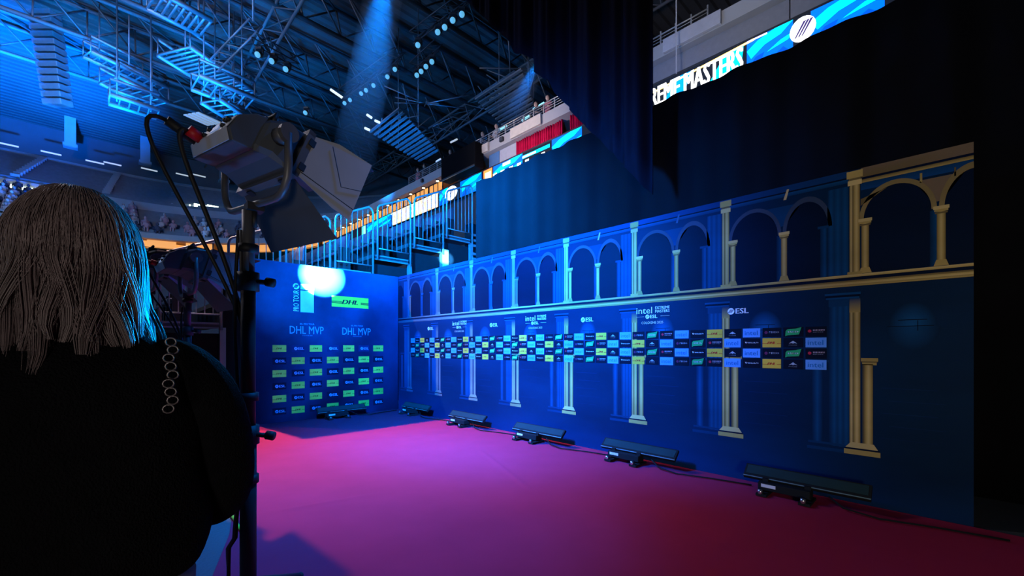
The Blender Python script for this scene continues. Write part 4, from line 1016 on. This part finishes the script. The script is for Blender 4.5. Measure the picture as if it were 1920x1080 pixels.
# ================================================================== studio lamps on stands
M_BODY = mat('lamp_shell', (0.07, 0.08, 0.10), 0.5, 0.0); M_SILV = mat('lamp_rear_panel', (0.55, 0.56, 0.62), 0.5, 0.0)
M_LEAF = mat('barn_leaf_grey', (0.26, 0.28, 0.36), 0.6); M_LEAFD = mat('barn_leaf_dark', (0.06, 0.065, 0.075), 0.6)
M_YOKE = mat('yoke_tube', (0.10, 0.10, 0.115), 0.45, 0.2); M_REDC = mat('red_plug', (0.6, 0.01, 0.02), 0.5); M_RUB = mat('black_rubber', (0.012, 0.012, 0.014), 0.6)
M_GLASS = mat('frosted_diffuser', (0.35, 0.36, 0.38), 0.5)
def studio_lamp(origin, ah, tilt, lab, s=1.0, grey=True, detail=True):
    """origin = middle of the pivot axis; ah = horizontal aim; the yoke foot is 0.42 below"""
    O = Vector(origin); ah = Vector((ah[0], ah[1], 0)).normalized()
    A = (ah * math.cos(tilt) - UP * math.sin(tilt)); Bv = (ah * math.sin(tilt) + UP * math.cos(tilt)); Pv = A.cross(Bv).normalized()
    T = lambda a, p, b: O + (A * a + Pv * p + Bv * (b + min(0.0, a) * .5)) * s
    t = thing('studio_lamp', tuple(O - UP * .42 * s), lab, 'studio lamp')
    W, Hh = .31, .155
    # shell: chamfered box loft from the rear to the front frame
    def ring(a, w_, h, ch): return [T(a, x, z) for x, z in ((-w_ + ch, -h), (w_ - ch, -h), (w_, -h + ch), (w_, h - ch), (w_ - ch, h), (-w_ + ch, h), (-w_, h - ch), (-w_, -h + ch))]
    MB().loft([ring(-.09, W - .05, Hh - .045, .03), ring(-.07, W - .03, Hh - .03, .03), ring(0, W - .01, Hh - .01, .03), ring(.11, W, Hh, .015), ring(.13, W, Hh, .01)], smooth=False).build('shell', M_BODY, t)
    bx = lambda mb, a, p, b, da, dp, db: mb.hexa([T(a - da / 2, p - dp / 2, b - db / 2), T(a + da / 2, p - dp / 2, b - db / 2), T(a + da / 2, p + dp / 2, b - db / 2), T(a - da / 2, p + dp / 2, b - db / 2)],
                                               [T(a - da / 2, p - dp / 2, b + db / 2), T(a + da / 2, p - dp / 2, b + db / 2), T(a + da / 2, p + dp / 2, b + db / 2), T(a - da / 2, p + dp / 2, b + db / 2)])
    # driver housing on the back with slanted control face
    hb = MB()
    prof = [(-.08, -.12), (-.196, -.10), (-.239, -.02), (-.221, .09), (-.146, .14), (-.08, .14)]
    hb.prism([T(a, -.25, b) for a, b in prof], Pv * (.50 * s)); hs = hb.build('driver_housing', M_BODY, t, bevel=.008 * s)
    cp_ = MB(); q = lambda p, f: (-.30 - .07 * f - .006, p, -.10 + .08 * f)
    cp_.prism([T(-0.203, -.23, -.095), T(-0.203, .23, -.095), T(-0.243, .23, -.015), T(-0.243, -.23, -.015)], A * (-.004 * s)); cp = cp_.build('control_panel', M_SILV, t)
    cpu = MB().prism([T(-0.242, -.23, -.012), T(-0.242, .23, -.012), T(-0.224, .23, .085), T(-0.224, -.23, .085)], A * (-.004 * s)).build('upper_panel', M_SILV, t)
    d_ = MB().prism([T(-0.241, .02, .0), T(-0.241, .11, .0), T(-0.229, .11, .07), T(-0.229, .02, .07)], A * (-.010 * s)).build('display', emit('small_display', (.35, .5, .9), .35), cpu)
    kn = MB()
    for p, b in ((.16, .02), (.20, .055), (.16, .06), (-.03, .05), (-.07, .02)): kn.tube([T(-0.233, p, b), T(-0.255, p, b)], .014 * s, 8)
    kn.build('knob', M_RUB, cpu)
    sk = MB()
    for p in (-.18, -.12): sk.tube([T(-0.233, p, .02), T(-0.264, p, .01)], .022 * s, 10)
    sk.build('socket', M_RUB, cpu)
    # side cheek plates and pivot knobs
    for sg in (-1, 1):
        MB().tube([T(0, sg * .30, 0), T(0, sg * .375, 0)], .055 * s, 14).tube([T(0, sg * .385, 0), T(0, sg * .42, 0)], .06 * s, 14, True, False).build('pivot_knob', M_RUB if sg < 0 else M_YOKE, t)
    # top handle bar
    MB().tube([T(-.04, -.22, .13), T(-.04, -.22, .20), T(-.04, .22, .20), T(-.04, .22, .13)], .014 * s, 8).build('carry_handle', M_RUB, t)
    bx(MB(), .02, .05, .17, .18, .20, .06).build('top_vent', M_RUB, t)
    # front frame and diffuser
    fm = MB()
    for (p, b, dp, db) in ((0, Hh + .012, 2 * W + .07, .03), (0, -Hh - .012, 2 * W + .07, .03), (W + .02, 0, .03, 2 * Hh + .05), (-W - .02, 0, .03, 2 * Hh + .05)): bx(fm, .15, p, b, .05, dp, db)
    fr = fm.build('front_frame', M_YOKE, t)
    bx(MB(), .137, 0, 0, .006, 2 * W - .02, 2 * Hh - .02).build('diffuser', M_GLASS, t)
    for sg in (-1, 1):
        for b in (-.10, .10): bx(MB(), .17, sg * (W + .035), b, .04, .02, .05).build('hinge', M_RUB, fr)
        for p in (-.2, .2): bx(MB(), .17, p, sg * (Hh + .03), .05, .06, .02).build('hinge', M_RUB, fr)
    # barn door: two side leaves, top and bottom leaf
    F = .175
    def leaf(pts, m, nm='barn_door_leaf', lab2=None):
        n_ = (pts[1] - pts[0]).cross(pts[2] - pts[0]).normalized()
        o_ = MB().prism(pts, n_ * (.006 * s)).build(nm, m, t, bevel=0)
        if lab2: o_['label'] = lab2
        return o_
    for sg in (-1, 1):
        w0 = W + .03; sp = sg * (.22 if sg > 0 else .16)
        lf = leaf([T(F, sg * w0, -Hh - .01), T(F, sg * w0, Hh + .01), T(F + .13, sg * w0 + sp * .35, Hh + .045), T(F + .34, sg * w0 + sp * .85, Hh + .02), T(F + .33, sg * w0 + sp * .82, -Hh - .15), T(F + .22, sg * w0 + sp * .55, -Hh - .12)], M_LEAF, lab2='grey side barn door leaf')
        if detail and sg > 0:
            e = .004; o2 = Pv * (.008 * s)
            MB().tube([T(F + .10, sg * w0 + sp * .25, Hh) + o2, T(F + .22, sg * w0 + sp * .56, -Hh + .05) + o2, T(F + .33, sg * w0 + sp * .83, -Hh + .09) + o2], .0025 * s, 5).tube([T(F, sg * w0, -Hh + .02) + o2, T(F + .33, sg * w0 + sp * .82, -Hh - .07) + o2], .003 * s, 5).build('fold_seam', M_RUB, lf)
    for sg in (-1, 1):
        h0 = Hh + .03; up_ = sg * (.16 if sg > 0 else .30)
        leaf([T(F, -W, sg * h0), T(F, W, sg * h0), T(F + .36, W + .10, sg * h0 + up_ * .78), T(F + .36, -W - .10, sg * h0 + up_ * .78)] if sg < 0 else [T(F, -W, sg * h0), T(F, W, sg * h0), T(F + .44, W + .10, sg * h0 + up_ * .35), T(F + .44, -W - .10, sg * h0 + up_ * .35)], M_LEAFD, lab2='dark bottom barn door leaf' if sg < 0 else 'black top barn door leaf')
    # yoke
    hor = Vector((Pv.x, Pv.y, 0)).normalized(); pt = []
    wy = .40
    for sg in (1, -1):
        arm = [O + hor * sg * wy * s, O + hor * sg * wy * s - UP * .20 * s] + [O + hor * sg * (wy - .14 + .14 * math.cos(a)) * s - UP * (.20 + .18 * math.sin(a)) * s for a in (.4, .8, 1.2, 1.57)]
        pt = pt + (arm if sg > 0 else arm[::-1])
    bk = -ah * .0
    MB().tube(pt, .024 * s, 10).build('yoke', M_YOKE, t)
    MB().box(O - UP * .40 * s, (.10 * s, .10 * s, .05 * s)).tube([O - UP * .42 * s, O - UP * .53 * s], .018 * s, 10).build('spigot', M_RUB, t)
    # power lead with red plug
    if detail:
        a = T(-.245, -.12, .01)
        pl = MB().tube([a, a - A * .05], .026, 10).build('power_plug', M_REDC, t); pl['label'] = 'red power plug'
        b = T(-.245, -.18, .01)
        MB().tube([b, b - A * .12], .022, 10).build('black_plug', M_RUB, t)
        foot = O - UP * .55 + hor * -.03
        for (st_, k2) in ((b - A * .12, 0), (a - A * .05, 1)):
            MB().tube(bez(st_, st_ - A * (.10 if k2 else .22) - UP * .02 - RT * .05, foot - UP * .02 - RT * (.16 - .06 * k2) + UP * .1, foot - UP * .35 - RT * .03, 18), .011 if k2 else .009, 7).build('power_cable', M_RUB, t)
    return t
def bez(a, b, c, d, n):
    return [a * (1 - q) ** 3 + b * 3 * q * (1 - q) ** 2 + c * 3 * q * q * (1 - q) + d * q ** 3 for q in [i / n for i in range(n + 1)]]
def lamp_stand(x, y, top, lab, cab=True, rz=0.3):
    t = thing('light_stand', (x, y, 0), lab, 'stand')
    c = MB().tube([(x, y, .08), (x, y, 1.02)], .036, 14).build('column', M_RUB, t)
    MB().tube([(x, y, .98), (x, y, top - .30)], .032, 14).build('middle_tube', M_RUB, t)
    MB().tube([(x, y, top - .34), (x, y, top)], .028, 14).build('upper_tube', M_YOKE, t)
    for z in (1.0, top - .34):
        k = MB().tube([(x, y, z - .05), (x, y, z + .04)], .048, 14).build('collar', M_RUB, t)
        MB().tube([(x, y, z), (x + RT.x * .10, y + RT.y * .10, z - .01)], [.012, .012], 8).tube([(x + RT.x * .09, y + RT.y * .09, z - .005), (x + RT.x * .125, y + RT.y * .125, z - .012)], .022, 10).build('clamp_knob', M_RUB, k)
    for i in range(3):
        a = rz + 2 * PI * i / 3; d = Vector((math.cos(a), math.sin(a), 0)); c0 = Vector((x, y, 0))
        MB().tube([c0 + UP * .27 + d * .03, c0 + UP * .03 + d * .52], .016, 10).build('leg', M_RUB, t)
        MB().tube([c0 + UP * .10 + d * .03, c0 + UP * .15 + d * .27], .010, 8).build('leg_brace', M_RUB, t)
        MB().sphere(c0 + UP * .022 + d * .53, .022, 10, 6).build('foot', M_RUB, t)
    if cab:
        z0 = top - .1; pts = []
        for i in range(40):
            z = z0 - (z0 - .06) * i / 39; pts.append(Vector((x, y, z)) - RT * (.040 + .012 * math.sin(z * 5) + (.03 if z < .5 else 0)) - FW * .02)
        MB().tube(pts, .009, 6).build('power_cable', M_RUB, t)
        pts = [q + RT * .014 + FW * .01 * math.sin(q.z * 9) - RT * .018 * math.sin(q.z * 3.1) for q in pts]
        MB().tube(pts, .007, 6).build('data_cable', M_YOKE, t)
        for z in (1.9, 1.18, .78): MB().tube([(x, y, z - .02), (x, y, z + .02)], .046, 10).build('cable_tie', M_RUB, t)
    return t
STP = CAM + FW * 2.06 - RT * 1.285
AIM = RT * .52 + FW * .85
LS = 0.72
LO = Vector((STP.x, STP.y, 2.085 + .42 * LS)) + RT * .03
studio_lamp(LO, (AIM.x, AIM.y), math.radians(22), 'large grey studio lamp with open barn doors on the near stand', LS)
lamp_stand(STP.x, STP.y, 2.085, 'tall black light stand carrying the large studio lamp')
# bag of cables strapped to the stand
tag(MB().sphere((STP.x - RT.x * .055, STP.y - RT.y * .055, .96), .06, 12, 8, (1.0, 1.0, 1.9)).build('cable_pouch', M_RUB), 'small black cable pouch strapped to the tall light stand', 'pouch')
# two smaller lamps further back
p1 = at(352, 492, 4.35); p2 = at(282, 492, 4.9)
AIM2 = RT * .66 + FW * .75
studio_lamp(p1, (AIM2.x, AIM2.y), math.radians(16), 'smaller studio lamp further back with a broad black barn door, right of the pair', .86, True, True)
studio_lamp(p2, (AIM2.x, AIM2.y), math.radians(12), 'smaller studio lamp further back, half hidden by the blond hair', .86, True, False)
lamp_stand(p1.x, p1.y, p1.z - .36, 'black light stand under the right one of the two smaller lamps', True, 0.9)
lamp_stand(p2.x, p2.y, p2.z - .36, 'black light stand hidden behind the jacket shoulder', False, 0.2)

# yellow-green cable end on the floor by the carpet edge
a = at_z(436, 968, 0.02); b = at_z(452, 994, 0.02)
cg = thing('floor_cable', tuple(a), 'cable with a yellow-green sleeve lying at the carpet edge beside the light stand', 'cable')
MB().tube([a, b], .011, 8).build('sleeve', mat('lime_sleeve', (.55, .85, .05), .5), cg)
MB().tube(bez(b, b + (b - a) * .8, Vector((STP.x - .2, STP.y + .1, .02)), Vector((STP.x - .05, STP.y, .02)), 12), .008, 6).build('lead', M_RUB, cg)
MB().tube(bez(a, a - (b - a) * .6, a - (b - a) * 1.2 - RT * .3, a - RT * .8 - FW * .1, 12), .008, 6).build('lead', M_RUB, cg)

# ================================================================== the person in front
PX, PY = 7.50, -4.955
pf = Vector((-1, 0.10, 0)).normalized(); prr = Vector((0.10, 1, 0)).normalized()
def B_(r_, f_, z): return Vector((PX, PY, 0)) + prr * r_ + pf * f_ + UP * z
per = thing('person', (PX, PY, 0), 'person with shoulder-length blond hair in a black jacket, seen from behind', 'person')
vs2 = []; ed = []; rad = []
def J(r_, f_, z, ra, par=None):
    vs2.append(B_(r_, f_, z)); rad.append(ra)
    if par is not None: ed.append((par, len(vs2) - 1))
    return len(vs2) - 1
root = J(0, 0, .90, (.155, .12)); sp1 = J(0, .01, 1.08, (.135, .105), root); ch = J(0, .0, 1.26, (.155, .115), sp1); nb = J(0, -.01, 1.385, (.09, .08), ch); nk = J(0, .005, 1.46, (.055, .055), nb); hd = J(0, .02, 1.52, (.058, .06), nk)
HANDS = []
for sg in (-1, 1):
    sh = J(sg * .165, -.01, 1.355, (.062, .062), nb); elb = J(sg * .275, .02, 1.09, (.046, .046), sh); fa = J(sg * .22, .17, 1.06, (.037, .037), elb); wr = J(sg * .13, .27, 1.07, (.026, .03), fa)
    pa = J(sg * .085, .325, 1.075, (.028, .036), wr)
    HANDS.append((sg, wr, pa))
    hp = J(sg * .09, 0, .84, (.10, .10), root); kn = J(sg * .10, .02, .47, (.062, .062), hp); ca = J(sg * .10, -.01, .30, (.055, .055), kn); an = J(sg * .105, -.02, .085, (.038, .038), ca); to = J(sg * .12, .13, .035, (.036, .028), an)
me = bpy.data.meshes.new('figure'); me.from_pydata(vs2, ed, []); bo = bpy.data.objects.new('figure', me); COL.objects.link(bo)
sk = bo.modifiers.new('skin', 'SKIN'); sk.use_smooth_shade = True
for i, r_ in enumerate(rad): me.skin_vertices[0].data[i].radius = r_
me.skin_vertices[0].data[0].use_root = True
sb = bo.modifiers.new('sub', 'SUBSURF'); sb.levels = 2; sb.render_levels = 2
dg = bpy.context.evaluated_depsgraph_get(); dg.update()
ev = bo.evaluated_get(dg); em = ev.to_mesh()
mb = MB(); mb.add([v.co.copy() for v in em.vertices], [tuple(p.vertices) for p in em.polygons], True)
ev.to_mesh_clear(); bpy.data.objects.remove(bo)
# fingers: five bent chains per hand
for sg, wr, pa in HANDS:
    w0, p0 = vs2[wr], vs2[pa]; d = (p0 - w0).normalized(); side = UP
    for i, (o_, ln) in enumerate(((.028, .068), (.010, .078), (-.009, .072), (-.027, .056))):
        b = p0 + d * .018 + side * o_; inn = prr * (-sg)
        mb.tube([b - d * .02, b + d * ln * .4, b + d * ln * .72 + inn * ln * .25, b + d * ln * .80 + inn * ln * .55], [.0085, .0085, .0078, .006], 8)
    b = w0 + d * .03 + UP * .025; mb.tube([b, b + d * .03 + UP * .025 - prr * sg * .012, b + d * .06 + UP * .032 - prr * sg * .03], [.011, .0095, .007], 8)
# head with a face
HC = B_(0, .035, 1.605)
def headpt(u, v):
    th = PI * v; ph = 2 * PI * u; x = math.sin(th) * math.sin(ph); y = math.sin(th) * math.cos(ph); z = math.cos(th)
    wx = .073 * (1 - .22 * max(0, -z) ** 1.5); wy_ = .093 * (1 - .10 * max(0, -z)); r_ = 0.0
    if y > .5:
        dx = x; r_ += .020 * math.exp(-(dx / .13) ** 2 - ((z + .16) / .17) ** 2) ; r_ += .006 * math.exp(-(dx / .28) ** 2 - ((z + .50) / .10) ** 2)
        for e in (-1, 1): r_ -= .009 * math.exp(-((dx - e * .40) / .18) ** 2 - ((z - .04) / .13) ** 2)
        r_ += .007 * math.exp(-(dx / .3) ** 2 - ((z + .85) / .12) ** 2)
    return HC + prr * (x * wx) + pf * (y * (wy_ + r_)) + UP * (z * .122)
mb.grid(headpt, 36, 24)
for e in (-1, 1): mb.sphere(HC + prr * e * .074 - UP * .012, .030, 8, 6, (.5, .6, 1.0))
body = mb.build('body', mat('skin', (.55, .33, .26), .55), per)
for e in (-1, 1): MB().sphere(HC + prr * e * .030 + pf * .080 + UP * .005, .012, 10, 8).build('eye', mat('eye', (.6, .6, .6), .2), per)
MB().sphere(HC + pf * .0905 - UP * .062, .02, 10, 6, (.5, 1.1, .35)).build('lips', mat('lips', (.45, .12, .12), .5), per)
# hair: scalp shell and locks
M_HAIR = mat('blond_hair', (.165, .120, .125), .5, 0, .4, 30)
hm = MB()
def hairshell(u, v):
    ph = 2 * PI * u; t = v
    # t 0 crown .. 1 hem ; open at the face
    if t < .5:
        th = t / .5 * 1.62; x = math.sin(th) * math.sin(ph); y = math.sin(th) * math.cos(ph); z = math.cos(th); h_ = .145 * z + .0
    else:
        q = (t - .5) / .5; x = math.sin(ph) * (1 + .28 * q); y = math.cos(ph) * (1 + .10 * q); h_ = -.007 - .205 * q
    lump = 1 + .035 * math.sin(ph * 9 + 3 * t) + .025 * math.sin(ph * 17 + 9 * t) + .02 * math.sin(ph * 5 + 14 * t)
    fr = max(0, math.cos(ph))                    # face side: pull back below the brow
    wy_ = .112 - (.045 * fr * max(0, min(1, (t - .36) / .14)))
    return B_(0, .022, 1.612) + prr * (x * .100 * lump) + pf * (y * wy_ * lump) + UP * (h_ + .012 * math.sin(ph * 7) * max(0, t - .8) * 5)
hm.grid(hairshell, 96, 40)
hr = random.Random(3)
HO = B_(0, .022, 1.612)
CL = []
for i in range(90):
    ph = .5 + (2 * PI - 1.0) * (i + hr.random()) / 90
    CL.append((ph, hr.uniform(1.06, 1.40), hr.uniform(.17, .25), hr.uniform(0, 6.28), hr.uniform(.006, .020), hr.uniform(-.3, .3)))
def lock(ph, rr, flare, ln, wv, am, tw, q):
    if q < .4:
        a = rr * 1.5 + (1.62 - rr * 1.5) * q / .4
        p_ = HO + (prr * math.sin(ph) * .106 + pf * math.cos(ph) * .117) * math.sin(a) + UP * (.152 * math.cos(a))
    else:
        k_ = (q - .4) / .6; ph2 = ph + tw * k_
        p_ = HO + (prr * math.sin(ph2) * .106 + pf * math.cos(ph2) * .117) * (1 + (flare - 1) * k_ ** 1.4) - UP * (.007 + ln * k_)
    return p_ + (prr * math.cos(ph) - pf * math.sin(ph)) * am * q * math.sin(wv + q * 7.5) + (prr * math.sin(ph) + pf * math.cos(ph)) * am * .7 * q * math.cos(wv * 1.7 + q * 6)
for i in range(6500):
    cl = CL[hr.randrange(90)]; rr = hr.uniform(.12, 1.0) ** .7; dph = hr.gauss(0, .10); off = hr.uniform(.97, 1.05)
    pts = []; rs = []
    for j in range(12):
        q = j / 11
        p_ = lock(cl[0] + dph * (1 - .75 * q * q), rr, cl[1], cl[2], cl[3], cl[4], cl[5], q)
        p_ = HO + Vector(((p_.x - HO.x) * off, (p_.y - HO.y) * off, p_.z - HO.z))
        pts.append(p_); rs.append(.00062 * (1 - .6 * q ** 3) + .0001)
    hm.tube(pts, rs, 3, False)
hm.build('hair', M_HAIR, per, fix=False)
# jacket: torso loft and sleeves
M_JACK = mat('black_wool', (.0035, .0035, .0045), .95, 0, .3, 40, .6, 250)
jk = MB()
def oring(z, rx, ry, f0=0.0, n=48, lump=.01, sq=2.4):
    o_ = []
    for i in range(n):
        a = 2 * PI * i / n; c, s_ = math.cos(a), math.sin(a)
        k = (abs(c) ** sq + abs(s_) ** sq) ** (-1 / sq)
        o_.append(B_(rx * k * s_, f0 + ry * k * c, z + .006 * math.sin(a * 5 + z * 20)) + (prr * s_ + pf * c) * lump * math.sin(a * 7 + z * 31))
    return o_
jk.loft([oring(z, rx, ry, f0, 48, lu) for z, rx, ry, f0, lu in ((.945, .175, .135, 0, .003), (.935, .205, .165, 0, .006), (.96, .235, .185, 0, .01), (1.05, .235, .185, 0, .012), (1.15, .225, .175, 0, .01), (1.25, .215, .165, -.005, .01), (1.33, .205, .155, -.01, .008), (1.385, .185, .135, -.012, .006), (1.42, .150, .112, -.01, .004), (1.445, .105, .09, -.005, .003), (1.475, .075, .075, 0, .002), (1.48, .062, .064, 0, .002))])
for sg in (-1, 1):
    pts = [(.10, -.01, 1.40), (.165, -.012, 1.375), (.215, -.01, 1.31), (.242, .0, 1.21), (.252, .015, 1.11), (.246, .05, 1.03), (.22, .14, 1.01), (.19, .22, 1.05), (.155, .255, 1.062)]
    rs = [.055, .076, .080, .078, .078, .076, .066, .056, .050]
    jk.tube([B_(sg * a, b, c) for a, b, c in pts], rs, 20)
jo = jk.build('jacket', M_JACK, per)
su = jo.modifiers.new('sub', 'SUBSURF'); su.levels = 1; su.render_levels = 2
# laced trim on the back of the right shoulder
br = MB()
for i in range(9):
    z = 1.432 - .017 * i; r_ = .156 + .004 * math.sin(i * 2.1)
    c = B_(r_, -.105 - .055 * min(1, i / 5), z)
    br.tube([c + (prr * math.cos(a) * .009 + UP * math.sin(a) * .0085) for a in [2 * PI * k / 10 for k in range(11)]], .0017, 5, False)
br.build('shoulder_lacing', mat('dull_metal_lace', (.14, .12, .125), .35, .6), per)
# pale trousers, shoes
tr = MB()
tr.loft([[B_(.165 * math.sin(a), .135 * math.cos(a), z) for a in [2 * PI * i / 24 for i in range(24)]] for z in (.80, .90, 1.0)])
for sg in (-1, 1):
    tr.tube([B_(sg * .088, 0, .90), B_(sg * .095, .01, .70), B_(sg * .10, .02, .47), B_(sg * .103, 0, .25), B_(sg * .105, -.015, .09)], [.115, .105, .085, .082, .085], 20)
tr.build('trousers', mat('pale_trousers', (.62, .55, .60), .85), per)
for sg in (-1, 1):
    MB().loft([[B_(sg * .112 + w_ * math.sin(a), f0 + l_ * math.cos(a), z) for a in [2 * PI * i / 20 for i in range(20)]] for z, w_, l_, f0 in ((.0, .048, .135, .05), (.03, .052, .14, .05), (.055, .048, .13, .045), (.085, .045, .07, -.01), (.11, .045, .06, -.02))]).build('shoe', M_RUB, per)
